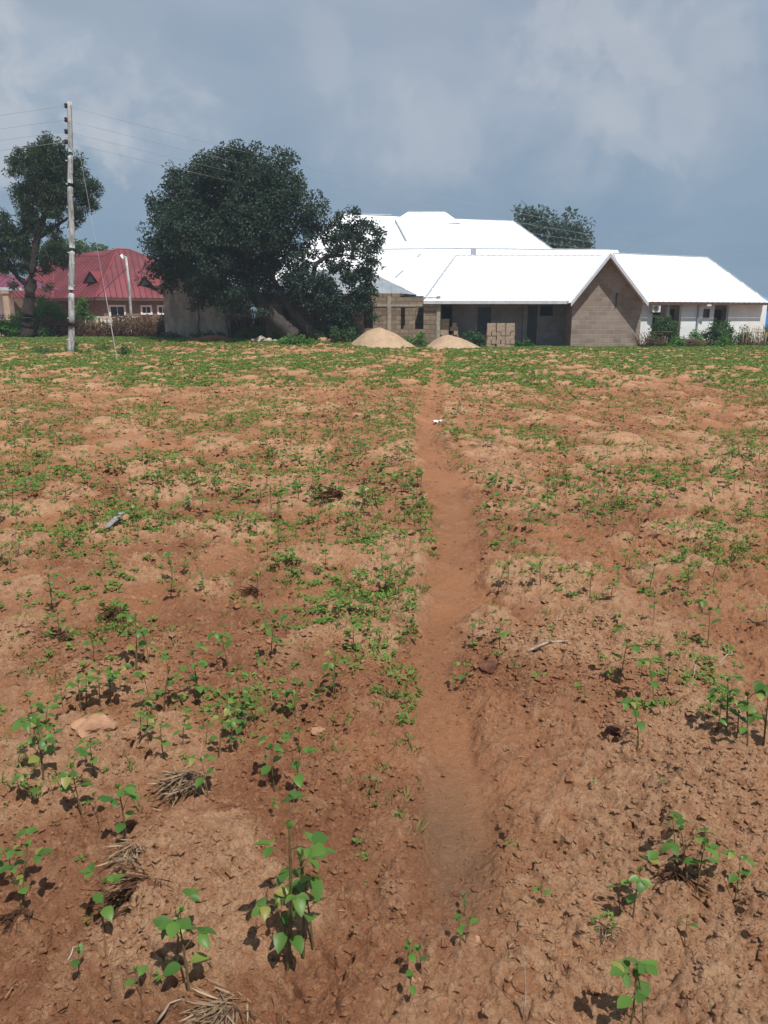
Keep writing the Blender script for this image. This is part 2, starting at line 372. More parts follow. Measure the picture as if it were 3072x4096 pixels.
_pp = [(760, 950, 30), (850, 940, 40), (900, 928, 50), (950, 925, 62), (1000, 940, 85), (1060, 960, 95), (1120, 985, 108), (1200, 985, 115), (1300, 985, 122),
       (1400, 955, 122), (1500, 950, 128), (1600, 968, 145), (1700, 985, 165), (1800, 990, 180), (1880, 988, 182), (1960, 988, 160), (2040, 985, 120)]
_PK = 1.8517
_py = np.array([gxy(1536, a*_PK).y for a, b_, c_ in _pp])[::-1]
_px = np.array([gxy(b_*_PK, a*_PK).x for a, b_, c_ in _pp])[::-1]
_pw = np.array([gxy((b_+c_/2)*_PK, a*_PK).x - gxy((b_-c_/2)*_PK, a*_PK).x for a, b_, c_ in _pp])[::-1]/2
Y_END = gxy(1536, 3560).y
def pathdist(x, y):
    cx = np.interp(y, _py, _px) + 0.03*fbm(y/0.7, y*0+3.3, 2, 90); w_ = np.maximum(np.interp(y, _py, _pw), 0.13)*1.0
    return (x-cx)/w_, w_
def pathmask(x, y):
    d, w_ = pathdist(x, y)
    d = d + 0.6*fbm(x/0.2, y/0.25, 4, 77)
    return (1-ss(0.25, 1.45, np.abs(d)))*ss(Y_END-0.35, Y_END+0.25, y)*(1-0.55*ss(11, 22, y))*(1-ss(38, 41, y))
def macro(x, y):
    x = np.asarray(x, float); y = np.asarray(y, float)
    z = 0.42*ss(35, 43, y)*(1-ss(-3.0, 2.0, x)) + 0.14*ss(40, 46, y)*ss(10, 14, x)
    return z
def height(x, y, full=False):
    x = np.asarray(x, float); y = np.asarray(y, float)
    fz = 1-ss(60, 90, np.hypot(x, y))
    infield = 1-ss(40, 42, y)
    wx = x+0.12*fbm(x/0.5, y/0.5, 2, 51); wy = y+0.12*fbm(x/0.5, y/0.5, 2, 53)
    mo = fbm(wx/0.75, wy/0.6, 3, 1)
    till = ss(-0.25, 0.25, fbm(wx/0.9+9, wy/0.8, 3, 5))
    rt = ss(0.3, 1.2, x)*(1-ss(6, 10, y))                      # rough heap right of the path
    till = np.clip(0.25+0.75*till+0.45*rt, 0, 1)
    z = (0.040+0.030*ss(3, 9, y))*mo + 0.03*np.clip(fbm(wx/0.28, wy/0.28, 3, 11), -0.2, 1)*(0.4+0.6*till)
    rough = 0.5+0.6*ss(-.25, .3, fbm(x/.38, y/.32, 3, 69))
    mm = lumps(wx, wy, 0.62, 111, 0.25, 0.6, 0.6)
    z = z + (0.11+0.06*ss(3, 8, y))*mm*infield*(1-0.2*till)
    c1 = lumps(wx, wy, 0.17, 21, 0.2, 0.55, 0.55); c2 = lumps(wx, wy, 0.075, 31, 0.2, 0.6, 0.6)
    z = z + 0.105*c1*till*0.55*infield*(0.4+0.8*rough) + 0.052*c2*(0.25+0.75*till)*0.6*rough*(1-ss(14, 24, y))
    if full:
        c3 = lumps(x, y, 0.034, 41, 0.2, 0.6, 0.55)
        z = z + 0.028*c3*(0.35+0.65*till)*rough*(1-ss(5, 9, y)) + 0.008*fbm(x/0.02, y/0.02, 3, 61, .65)*(1-ss(3, 7, y))
        z = z + 0.020*np.clip(fbm(wx/0.055, wy/0.05, 3, 71, .6), -1, 1)*(1-ss(6, 12, y))
        z = z - 0.036*np.clip(1-np.abs(fbm(wx/0.13, wy/0.09, 3, 65))*6, 0, 1)*ss(-.1,.35,fbm(x/.3,y/.3,2,67))*(.3+.7*till)*(1-ss(6, 12, y))
    pmk = pathmask(x, y); d, w_ = pathdist(x, y)
    side = np.exp(-((np.abs(d)-1.35)/0.45)**2)*ss(Y_END-0.2, Y_END+0.2, y)*infield
    z = z*(1-0.88*pmk) - 0.035*pmk*(1+1.1*(1-ss(2.0, 3.6, y))) + 0.010*side
    # foreground bumps seen in the photo
    for bx, by, br, bh in FEAT: z = z + bh*np.exp(-((x-bx)**2+(y-by)**2)/(br*br))
    z = z*fz*(1-0.6*ss(38, 44, y)*1.0)
    return z + macro(x, y)
FEAT = []
for (px_, py_, rr, hh) in [(2680, 3330, 0.16, 0.05), (2900, 3150, 0.3, 0.06), (2300, 3200, 0.14, 0.03), (200, 3120, 0.22, 0.035), (1900, 3700, 0.22, 0.03),
                           (2380, 2560, 0.35, 0.05), (2450, 2700, 0.2, 0.03), (720, 3080, 0.16, 0.05), (2150, 3930, 0.13, 0.03), (400, 2330, 0.35, 0.05), (1340, 1950, 0.6, 0.05), (2455, 2960, 0.035, -0.06), (2440, 2830, 0.045, -0.05), (2390, 2885, 0.03, -0.04), (2235, 3690, 0.03, -0.045), (2720, 3255, 0.07, 0.04), (2830, 3330, .04, -.04), (2160, 2890, .03, -.03), (2940, 3350, .03, -.04), (300, 2560, .05, -.04), (210, 3560, .04, -.04), (2110, 3975, .05, -.035), (2380, 3960, .03, -.03), (1180, 2600, .04, -.03)]:
    g_ = gxy(px_, py_); FEAT.append((g_.x, g_.y, rr, hh))
def hz(x, y): return float(height(np.array([x]), np.array([y]))[0])
def gpt(px, py):
    """ground point under a pixel of the field"""
    g = gxy(px, py)
    for _ in range(3): g = gxy(px, py, hz(g.x, g.y))
    return Vector((g.x, g.y, hz(g.x, g.y)))

# ------------------------------------------------------------------ ground sheet
R1, C1 = 1500, 1000
yb = 1.15*np.exp(np.linspace(0, math.log(46/1.15), R1))
ya = np.concatenate([-np.geomspace(120, 0.3, 14), [0.2, 0.5, 0.75, 0.9, 1.02, 1.09]])
yc_ = np.geomspace(47, 3500, 46)
ys = np.concatenate([ya, yb, yc_])
uc = np.linspace(-1, 1, C1); ue = 1+np.geomspace(0.02, 60, 22)
us = np.concatenate([-ue[::-1], uc, ue])
yw = np.clip(ys, 1.15, 3500); wy_ = 0.56*yw+0.30
X = us[None, :]*wy_[:, None]; Y = np.repeat(ys[:, None], len(us), 1)
Z = height(X, Y, True)
inner = (np.abs(us)[None, :] <= 1.0001) & (Y >= 1.14) & (Y < 46.5)
Z = np.where(inner, Z, macro(X, Y)+0.3*(Z-macro(X, Y)))
pmk = pathmask(X, Y)
moundn = fbm(X/0.75, Y/0.6, 3, 1)
sm = Z-macro(X, Y)
till = ss(-0.25, 0.25, fbm(X/0.9+9, Y/0.8, 3, 5))
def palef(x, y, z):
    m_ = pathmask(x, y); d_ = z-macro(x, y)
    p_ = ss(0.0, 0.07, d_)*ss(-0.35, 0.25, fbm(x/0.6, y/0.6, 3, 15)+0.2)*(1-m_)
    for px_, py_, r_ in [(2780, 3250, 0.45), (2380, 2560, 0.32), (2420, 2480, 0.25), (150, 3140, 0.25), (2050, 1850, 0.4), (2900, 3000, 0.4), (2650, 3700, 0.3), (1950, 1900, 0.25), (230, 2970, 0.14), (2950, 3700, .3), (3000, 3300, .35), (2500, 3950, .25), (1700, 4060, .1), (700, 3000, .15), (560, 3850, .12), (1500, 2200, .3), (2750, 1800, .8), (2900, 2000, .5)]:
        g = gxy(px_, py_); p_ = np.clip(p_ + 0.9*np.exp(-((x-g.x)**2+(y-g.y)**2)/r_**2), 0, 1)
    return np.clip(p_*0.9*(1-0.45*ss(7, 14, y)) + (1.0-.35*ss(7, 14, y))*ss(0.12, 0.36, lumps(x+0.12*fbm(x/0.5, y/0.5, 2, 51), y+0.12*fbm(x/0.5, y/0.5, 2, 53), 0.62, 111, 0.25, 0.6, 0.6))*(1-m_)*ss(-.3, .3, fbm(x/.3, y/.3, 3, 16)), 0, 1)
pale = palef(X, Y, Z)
gd = gxy(1810, 3300); ga = gxy(1800, 3080)
damp = np.exp(-(((X-gd.x)/0.11)**2+((Y-gd.y)/0.42)**2)**1.5)*0.95
crumb = till*(1-pale)
nr, nc = X.shape
V = np.stack([X, Y, Z], -1).reshape(-1, 3)
idx = np.arange(nr*nc).reshape(nr, nc)
F = np.stack([idx[:-1, :-1], idx[:-1, 1:], idx[1:, 1:], idx[1:, :-1]], -1).reshape(-1, 4)
fm = (1-ss(.55, 1.15, np.abs(pathdist(X, Y)[0]+0.3*fbm(X/.2, Y/.25, 3, 77)))).reshape(-1)[F].mean(1)*ss(Y_END-.3, Y_END+.1, Y).reshape(-1)[F].mean(1)*(Y < 41).reshape(-1)[F].mean(1) > 0.45
def sub(Fs, name, label):
    used = np.unique(Fs); mp_ = np.zeros(nr*nc, dtype=np.int32); mp_[used] = np.arange(len(used))
    o = np_mesh(name, V[used], mp_[Fs], M['soil'], smooth=True, attr=[(k, 'POINT', a.reshape(-1)[used]) for k, a in (('pale', pale), ('damp', damp), ('crumb', crumb), ('path', pmk))])
    return tag(o, label, None, None, 'structure')
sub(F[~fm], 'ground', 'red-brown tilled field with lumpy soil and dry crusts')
sub(F[fm], 'footpath', 'narrow trodden footpath of smooth orange earth through the field')
del X, Y, Z, V, F

# ------------------------------------------------------------------ leaves (vectorised)
def unit(a): return a/np.maximum(np.linalg.norm(a, axis=-1, keepdims=True), 1e-9)
def leaf_arrays(pos, axis, nrm, L, Wd, fold=0.25, droop=0.15):
    """folded leaves of two quads; returns verts, faces"""
    axis = unit(axis); side = unit(np.cross(axis, nrm)); nrm = np.cross(side, axis)
    L = L[:, None]; Wd = Wd[:, None]
    base = pos; tip = pos+axis*L-nrm*L*droop
    a1 = pos+axis*L*0.3; a2 = pos+axis*L*0.72-nrm*L*droop*0.4
    up = nrm*Wd*fold
    vs = np.stack([base, a1+side*Wd*0.5+up, a2+side*Wd*0.4+up, tip, a2-side*Wd*0.4+up, a1-side*Wd*0.5+up], 1)
    n_ = len(pos); k = np.arange(n_)[:, None]*6
    f = np.concatenate([k+np.array([[0, 1, 2, 3]]), k+np.array([[0, 3, 4, 5]])], 1).reshape(-1, 4)
    return vs.reshape(-1, 3), f
def randdir(n_, r=rng):
    return unit(r.normal(size=(n_, 3)))

class Leaves:
    def __init__(s): s.P = []; s.A = []; s.Nn = []; s.L = []; s.W = []; s.v = []
    def add(s, pos, axis, nrm, L, Wd, v):
        s.P.append(pos); s.A.append(axis); s.Nn.append(nrm); s.L.append(L); s.W.append(Wd); s.v.append(v)
    def build(s, name, mat, parent=None, fold=0.25, droop=0.15):
        P = np.concatenate(s.P); vs, f = leaf_arrays(P, np.concatenate(s.A), np.concatenate(s.Nn), np.concatenate(s.L), np.concatenate(s.W), fold, droop)
        v = np.clip(np.concatenate(s.v), 0, 1)
        return np_mesh(name, vs, f, mat, parent, attr=[('v', 'FACE', np.repeat(v, 2))])

def crown(name, mat, parent, centres, radii, per, leafL, leafW, sigma=1.0, up=0.5, vr=0.35, flat=0.8):
    """leaf clumps at centres"""
    lv = Leaves(); n_ = len(centres); cnt = per
    r = rng
    idx_ = np.repeat(np.arange(n_), cnt); N_ = len(idx_)
    d = randdir(N_, r)*(r.random((N_, 1))**0.4)*radii[idx_][:, None]*sigma; d[:, 2] *= flat
    pos = centres[idx_]+d
    ax = unit(d+0.6*randdir(N_, r)*radii[idx_][:, None]); ax[:, 2] -= 0.25
    nm = unit(0.6*randdir(N_, r)+1.0*d/np.maximum(radii[idx_][:, None], .01)+np.array([0, -0.05, up]))
    cv = r.random(n_)[idx_]*0.6+r.random(N_)*0.4
    lv.add(pos, ax, nm, leafL*(0.6+0.8*r.random(N_)), leafW*(0.6+0.8*r.random(N_)), cv)
    return lv.build(name, mat, parent)

def lobes_to_clumps(lobes, density, shell=2.4, rc=0.42, holes=0.0, hs=1.1, seed=3):
    """lobes: (cx,cy,cz,rx,ry,rz)"""
    r = np.random.default_rng(seed); out = []
    for (cx, cy, cz, rx, ry, rz) in lobes:
        n_ = max(3, int(density*rx*ry*rz*4.19))
        d = randdir(n_, r)*(r.random((n_, 1))**(1/shell)); out.append(np.array([cx, cy, cz])+d*np.array([rx, ry, rz]))
    c = np.concatenate(out)
    if holes > 0:
        f = fbm(c[:, 0]/hs, c[:, 2]/hs, 2, seed*7)+0.5*fbm(c[:, 1]/hs+4, c[:, 2]/hs, 2, seed*9)
        c = c[f > np.quantile(f, holes)]
    return c, rc*(0.7+0.6*r.random(len(c)))

def skeleton(mb, roots, targets, r0=0.012, power=0.46, rmax=None, jitter=0.12):
    """roots: list of polylines (lists of Vector); branches grow to target points"""
    nodes = []; par = []
    for pl, att in roots:
        last = att
        for i, q in enumerate(pl):
            nodes.append(np.array(q)); par.append(last); last = len(nodes)-1
    start = len(nodes)
    anchor = np.array(nodes[-1]); base = np.array(roots[0][0][0])
    ts = sorted(targets.tolist(), key=lambda q: min(np.linalg.norm(np.array(q)-nodes[i]) for i in range(start)))
    for q in ts:
        q = np.array(q); A = np.array(nodes)
        dd = np.linalg.norm(A-q, axis=1) + 0.25*np.maximum(0, (A[:, 2]-q[2]))
        dd[0] += 5
        i = int(np.argmin(dd)); a = A[i]; dist = np.linalg.norm(q-a); k = max(1, int(dist/0.7)); last = i
        for j in range(1, k+1):
            t_ = j/k; pnt = a+(q-a)*t_+rng.normal(size=3)*jitter*(0.3 if j == k else 1)*min(1, dist); pnt[2] += 0.12*dist*math.sin(math.pi*t_)
            nodes.append(pnt); par.append(last); last = len(nodes)-1
    cnt = np.ones(len(nodes))
    for i in range(len(nodes)-1, -1, -1):
        if par[i] >= 0: cnt[par[i]] += cnt[i]
    rad = r0*cnt**power
    if rmax: rad = np.minimum(rad, rmax)
    return nodes, par, rad, start
def add_skel(mb, nodes, par, rad, start, n=6):
    for i in range(start, len(nodes)):
        if par[i] >= 0:
            mb.tube([nodes[par[i]], nodes[i]], [min(rad[par[i]], rad[i]*1.5), rad[i]], 5, False)

def pxlobes(lst, Y, depth=1.0, gz=0.0):
    out = []
    for t_ in lst:
        px, py, r = t_[:3]; dY = t_[3] if len(t_) > 3 else 0.0; asp = t_[4] if len(t_) > 4 else 1.0
        c_ = at(px, py, Y+dY); s_ = FPX*0.97/(Y+dY); out.append((c_.x, c_.y, c_.z, r/s_, r/s_*depth, r/s_*asp))
    return out

# ------------------------------------------------------------------ buildings helpers
def wallmesh(mb, A, B, z0, z1, th, openings, mi=0, ztop=None):
    """wall from A to B (xy) with thickness th behind it; openings (s0,s1,za,zb) in metres along A->B. outward normal is to the right of A->B"""
    A = Vector((A[0], A[1], 0)); B = Vector((B[0], B[1], 0)); d = (B-A); Lw = d.length; d.normalize(); nin = Vector((-d.y, d.x, 0))
    xs = sorted(set([0, Lw]+[max(0, min(Lw, v)) for o in openings for v in o[:2]])); zs = sorted(set([z0, z1]+[max(z0, min(z1, v)) for o in openings for v in o[2:]]))
    def op(i, j):
        if i < 0 or j < 0 or i >= len(xs)-1 or j >= len(zs)-1: return True
        cx, cz = (xs[i]+xs[i+1])/2, (zs[j]+zs[j+1])/2
        return any(o[0] < cx < o[1] and o[2] < cz < o[3] for o in openings)
    def pt(s_, z, k): q = A+d*s_+nin*(th*k); return (q.x, q.y, z)
    for i in range(len(xs)-1):
        for j in range(len(zs)-1):
            if op(i, j): continue
            x0, x1, a, b = xs[i], xs[i+1], zs[j], zs[j+1]
            mb.add([pt(x0, a, 0), pt(x1, a, 0), pt(x1, b, 0), pt(x0, b, 0)], [(0, 1, 2, 3)], mi)
            mb.add([pt(x0, a, 1), pt(x1, a, 1), pt(x1, b, 1), pt(x0, b, 1)], [(3, 2, 1, 0)], mi)
            if op(i-1, j): mb.add([pt(x0, a, 0), pt(x0, b, 0), pt(x0, b, 1), pt(x0, a, 1)], [(0, 1, 2, 3)], mi)
            if op(i+1, j): mb.add([pt(x1, a, 0), pt(x1, b, 0), pt(x1, b, 1), pt(x1, a, 1)], [(3, 2, 1, 0)], mi)
            if op(i, j-1): mb.add([pt(x0, a, 0), pt(x1, a, 0), pt(x1, a, 1), pt(x0, a, 1)], [(3, 2, 1, 0)], mi)
            if op(i, j+1): mb.add([pt(x0, b, 0), pt(x1, b, 0), pt(x1, b, 1), pt(x0, b, 1)], [(0, 1, 2, 3)], mi)
def ribbed(mb, pts, spacing=0.3, w_=0.05, h_=0.035, th=0.03, mi=0, mir=0):
    """roof face; pts[0]->pts[1] is the eave"""
    P = [Vector(p) for p in pts]; e = (P[1]-P[0]).normalized(); n_ = None
    for k in range(2, len(P)):
        n_ = (P[1]-P[0]).cross(P[k]-P[0])
        if n_.length > 1e-4: break
    n_.normalize()
    if n_.z < 0: n_ = -n_
    mb.prism(P, -n_*th, mi)
    up = n_.cross(e); up = up if up.z > 0 else -up
    Q = [((p-P[0]).dot(e), (p-P[0]).dot(up)) for p in P]
    x0 = min(q[0] for q in Q); x1 = max(q[0] for q in Q); x = x0+spacing*0.5
    while x < x1:
        ys_ = []
        for i in range(len(Q)):
            a, b = Q[i], Q[(i+1) % len(Q)]
            if (a[0]-x)*(b[0]-x) < 0: ys_.append(a[1]+(b[1]-a[1])*(x-a[0])/(b[0]-a[0]))
        if len(ys_) >= 2 and max(ys_)-min(ys_) > 0.1:
            lo, hi = min(ys_), max(ys_)
            o_ = P[0]+n_*0.002
            a = [o_+e*(x-w_/2)+up*lo, o_+e*(x+w_/2)+up*lo, o_+e*(x+w_*0.25)+up*lo+n_*h_, o_+e*(x-w_*0.25)+up*lo+n_*h_]
            b = [q+up*(hi-lo) for q in a]
            mb.add(a+b, [(0, 1, 2, 3), (7, 6, 5, 4), (1, 5, 6, 2), (2, 6, 7, 3), (3, 7, 4, 0)], mir)
        x += spacing
def cap(mb, a, b, r=0.09, mi=0, n=6): mb.tube([a, b], r, n, True, mi)
def window(parent, A, d, nin, s0, s1, za, zb, fr=0.09, mull=1, proud=0.05, fm=None):
    """frame (sub: panes) around an opening"""
    mb = MB(); A = Vector((A[0], A[1], 0))
    Mx = Matrix(((d.x, nin.x, 0, A.x), (d.y, nin.y, 0, A.y), (0, 0, 1, 0), (0, 0, 0, 1)))
    mb.box(s0-fr, s1+fr, -proud, 0.1, zb, zb+fr, 0, Mx); mb.box(s0-fr, s1+fr, -proud-0.04, 0.1, za-fr, za, 0, Mx)
    mb.box(s0-fr, s0, -proud, 0.1, za, zb, 0, Mx); mb.box(s1, s1+fr, -proud, 0.1, za, zb, 0, Mx)
    for k in range(mull):
        x = s0+(s1-s0)*(k+1)/(mull+1); mb.box(x-0.02, x+0.02, 0.03, 0.08, za, zb, 0, Mx)
    f = mb.build('window', fm or M['frame'], parent)
    g = MB(); g.box(s0, s1, 0.05, 0.06, za, zb, 0, Mx); g.build('pane', M['glass'], f)
    return f
V3 = lambda p, z: Vector((p.x, p.y, z))

# ------------------------------------------------------------------ block building with the gable wing
def on_plane(px, py, a, b, c_):
    n_ = (b-a).cross(c_-a); d = pixdir(px, py); return CAM + d*((a-CAM).dot(n_)/d.dot(n_))
bb = empty('unfinished_block_building', (8, 44, 0))
tag(bb, 'grey block building with brilliant white metal roof and a pointed gable facing the field', 'building')
ZE = 2.40
eL = V3(at(1694, 1200, 42.2), ZE); eR = V3(at(2300, 1207, 42.2), ZE)
rL = at(1824, 1030, 46.5); rR = at(2443, 1014, 46.5); rL.z = rR.z = (rL.z+rR.z)/2
RZ = rR.z
mb = MB(); ribbed(mb, [eL, eR, rR, rL], 0.35)
bL = Vector((eL.x, 50.8, ZE)); bR = Vector((rR.x, 50.8, ZE))
ribbed(mb, [bL, eL, rL], 0.35); ribbed(mb, [bR, bL, rL, rR], 0.6)
YG = 41.5
ap = at(2443, 1012, YG); gl = at(2284, 1212, YG); gr = at(2594, 1210, YG); gl.z = gr.z = (gl.z+gr.z)/2
apb = Vector((ap.x, 46.6, ap.z)); glb = Vector((gl.x, 46.6, gl.z)); grb = Vector((gr.x, 46.6, gr.z))
ribbed(mb, [gl, glb, apb, ap], 0.35); ribbed(mb, [grb, gr, ap, apb], 0.35)
roof = mb.build('roof', M['white_roof'], bb)
mb = MB(); cap(mb, rL, rR, 0.05); cap(mb, eL+(rL-eL)*0.04, rL, 0.045)
mb.build('ridge_cap', M['flash'], roof)
mb = MB()
for a_, b_ in ((gl, ap), (ap, gr)):
    d_ = (b_-a_); nn = Vector((0, -1, 0)); dn = Vector((0, 0, -0.20))
    mb.prism([a_+nn*0.002, b_+nn*0.002, b_+dn+nn*0.002, a_+dn+nn*0.002], nn*0.04)
mb.build('barge_board', M['fascia'], roof)
mb = MB(); mb.box(eL.x, gl.x-0.04, 42.16, 42.2, ZE-0.16, ZE-0.005); mb.build('fascia', M['fascia'], roof)
YW = 42.12
def roofz(x):  # underside of the wing roof at x
    return (gl.z+(ap.z-gl.z)*(x-gl.x)/(ap.x-gl.x) if x < ap.x else gr.z+(ap.z-gr.z)*(gr.x-x)/(gr.x-ap.x)) - 0.05
wl = at(2281, 1389, YW).x; wr = at(2555, 1389, YW).x
mb = MB(); mb.prism([(wl, YW, -0.3), (wr, YW, -0.3), (wr, YW, roofz(wr)), (ap.x, YW, roofz(ap.x)), (wl, YW, roofz(wl+0.02))], (0, 0.22, 0))
mb.box(wr-0.22, wr, YW+0.222, 46, -0.3, roofz(wr)); mb.box(wl, wl+0.22, YW+0.222, 43.98, -0.3, roofz(wl+0.05))
mb.build('gable_wall', M['block'], bb)
mb = MB(); q = at(2467, 1178, YW-0.05)
mb.tube([q+Vector((0, 0, 0)), q+Vector((0, 0, -0.62))], 0.03, 8); mb.tube([q, q+Vector((-0.02, -0.10, 0.03))], 0.05, 8)
mb.build('wall_bracket', M['dark_metal'], bb)
# recessed facade in the shade of the deep eave
YF = 44.0
fx0 = at(1745, 1380, YF).x; fx1 = wl+0.22
def sx(px): return at(px, 1300, YF).x - fx0
def zf(py, Y): return at(1536, py, Y).z
ops = [(sx(1910), sx(1964), -0.4, zf(1228, YF)), (sx(2108), sx(2148), -0.4, zf(1222, YF)), (sx(2156), sx(2209), zf(1264, YF), zf(1222, YF)), (sx(1768), sx(1808), -0.4, zf(1218, YF))]
mb = MB(); wallmesh(mb, (fx0, YF), (fx1, YF), -0.4, 2.95, 0.22, ops); mb.build('wall', M['block_dark'], bb)
mb = MB(); mb.box(eL.x+0.7, fx1, 50, 50.2, -0.3, 2.5); mb.box(eL.x+0.5, eL.x+0.7, 44.3, 50.2, -0.3, 2.5); mb.build('rear_wall', M['block_dark'], bb)
for (s0, s1, za, zb), mt in ((ops[0], 'door_blue'), (ops[1], 'door_dark')):
    mb = MB(); mb.box(fx0+s0, fx0+s1, YF+0.10, YF+0.14, -0.4, zb)
    for k in range(3):
        z_ = zb*(0.12+0.3*k); mb.box(fx0+s0+0.08, fx0+s1-0.08, YF+0.08, YF+0.098, z_, z_+zb*0.22)
    dr = mb.build('door', M[mt], bb)
    mb = MB(); xx = fx0+s0+(s1-s0)*0.62; mb.box(xx, xx+0.09, YF+0.02, YF+0.078, 0.95, 1.2); mb.build('handle', M['dark_metal'], dr)
mb = MB(); mb.box(fx0+sx(2090), fx0+sx(2107), YF-0.12, YF-0.002, -0.3, 2.9); mb.build('pillar', M['block_dark'], bb)

# ------------------------------------------------------------------ right white building
wb = empty('white_building', (18, 45, 0.1))
tag(wb, 'low white plastered building with white metal hip roof right of the pointed gable', 'building')
rl = at(2455, 1013, 45.2); rr = at(2828, 1029, 48.2); z_ = (rl.z+rr.z)/2; rl.z = rr.z = z_
el_ = at(2560, 1204, 42.7); er_ = at(3078, 1209, 45.2); ez = 2.37; el_.z = er_.z = ez
dirw = (er_-el_); dirw.z = 0; dirw.normalize(); nw = Vector((-dirw.y, dirw.x, 0))
bl_ = el_+nw*7.2; br_ = er_+nw*7.2
mb = MB(); ribbed(mb, [el_, er_, rr, rl], 0.35); ribbed(mb, [er_, br_, rr], 0.35); ribbed(mb, [br_, bl_, rl, rr], 0.6)
roof = mb.build('roof', M['white_roof'], wb)
mb = MB(); cap(mb, rl, rr, 0.045); cap(mb, rr, er_+(rr-er_)*0.02, 0.05); mb.build('ridge_cap', M['flash'], roof)
mb = MB(); mb.prism([el_-nw*0.03-Vector((0, 0, 0.01)), er_-nw*0.03-Vector((0, 0, 0.01)), er_-nw*0.03-Vector((0, 0, 0.15)), el_-nw*0.03-Vector((0, 0, 0.15))], nw*0.028); mb.build('fascia', M['dark_fascia'], roof)
A0 = el_+nw*0.45; A0.z = 0
def sw(px, off=0.0):
    o_ = A0+nw*off; d = pixdir(px, 1300); # ray/plane (vertical plane through o_ along dirw)
    t_ = (Vector((o_.x, o_.y, 0)).dot(nw))/Vector((d.x, d.y, 0)).dot(nw)
    return (Vector((d.x, d.y, 0))*t_ - Vector((o_.x, o_.y, 0))).dot(dirw), t_*pixdir(px, 1300).y
def zs(px, py, off=0.0): return at(px, py, sw(px, off)[1]).z
Lw = sw(3060)[0]
opw = [(sw(2607)[0], sw(2722)[0], -0.3, 2.22), (sw(2852)[0], sw(2910)[0], -0.3, 2.22), (sw(2812)[0], sw(2830)[0], zs(2820, 1266), zs(2820, 1239))]
B0 = A0+dirw*Lw
mb = MB(); wallmesh(mb, A0, B0, -0.3, 2.32, 0.2, opw)
C0 = B0+nw*6; mb2 = mb; wallmesh(mb, B0+nw*0.202, C0, -0.3, 2.32, 0.2, [])
mb.build('wall', M['white_wall'], wb)
A1 = A0+nw*1.3; B1 = B0-dirw*0.25+nw*1.3
bo = [(sw(2668, 1.3)[0], sw(2697, 1.3)[0], -0.3, zs(2680, 1237, 1.3)), (sw(2850, 1.3)[0], sw(2886, 1.3)[0], -0.3, zs(2870, 1239, 1.3)), (sw(2612, 1.3)[0], sw(2634, 1.3)[0], 0.6, 1.9)]
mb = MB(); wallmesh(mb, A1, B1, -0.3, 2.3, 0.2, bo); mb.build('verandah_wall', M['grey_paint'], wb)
window(wb, A1, dirw, nw, *bo[2], 0.06, 1, 0.02, M['dark_fascia'])
for (s0, s1, za, zb) in bo[:2]:
    mb = MB(); q0 = A1+dirw*s0+nw*0.1; q1 = A1+dirw*s1+nw*0.1
    mb.prism([(q0.x, q0.y, -0.3), (q1.x, q1.y, -0.3), (q1.x, q1.y, zb), (q0.x, q0.y, zb)], nw*0.05)
    d0 = mb.build('door', M['door_dark'], wb)
    mb = MB(); qq = A1+dirw*(s1-0.12)+nw*0.06; mb.box(qq.x-0.03, qq.x+0.03, qq.y-0.03, qq.y+0.03, 0.95, 1.12); mb.build('handle', M['fascia'], d0)
mb = MB(); q0 = A0+dirw*(sw(2665)[0])+nw*0.02; q1 = q0+dirw*0.16
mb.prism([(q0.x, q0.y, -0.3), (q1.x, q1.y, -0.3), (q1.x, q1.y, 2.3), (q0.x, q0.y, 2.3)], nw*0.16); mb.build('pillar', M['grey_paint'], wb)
window(wb, A0, dirw, nw, opw[2][0], opw[2][1], opw[2][2], opw[2][3], 0.05, 0, 0.02, M['dark_fascia'])
mb = MB(); q0 = A0+dirw*sw(2786)[0]-nw*0.06; mb.tube([(q0.x, q0.y, 0), (q0.x, q0.y, 2.25)], 0.05, 8); mb.build('downpipe', M['flash'], wb)
mb = MB(); q0 = A0+dirw*sw(2806)[0]-nw*0.42; q0.z = 2.24; mb.box(q0.x-0.12, q0.x+0.12, q0.y-0.1, q0.y, 2.15, 2.24); mb.build('flood_lamp', M['plastic'], wb)
# air conditioner outdoor unit on its bracket
q0 = A0+dirw*sw(2606)[0]-nw*0.40; z0 = zs(2606, 1249)
ac = empty('air_conditioner', (q0.x, q0.y, z0)); tag(ac, 'white air conditioner outdoor unit on the wall beside the pointed gable', 'air conditioner')
mb = MB(); mb.box(q0.x-0.24, q0.x+0.17, q0.y, q0.y+0.26, z0, z0+0.36); mb.build('casing', M['plastic'], ac)
mb = MB()
for k in range(5):
    r_ = 0.03+0.028*k; cpt = [(q0.x-0.06+r_*math.cos(a_), q0.y-0.012, z0+0.18+r_*math.sin(a_)) for a_ in np.linspace(0, 2*math.pi, 17)]
    mb.tube(cpt, 0.006, 4, False)
for k in range(4):
    a_ = k*math.pi/4; mb.tube([(q0.x-0.06-0.14*math.cos(a_), q0.y-0.012, z0+0.18-0.14*math.sin(a_)), (q0.x-0.06+0.14*math.cos(a_), q0.y-0.012, z0+0.18+0.14*math.sin(a_))], 0.006, 4)
mb.build('fan_grille', M['dark_metal'], ac)
mb = MB()
for dx in (-0.2, 0.12): mb = MB(); mb.box(q0.x+dx, q0.x+dx+0.03, q0.y+0.02, q0.y+0.42, z0-0.035, z0-0.005); mb.build('bracket', M['dark_metal'], ac)

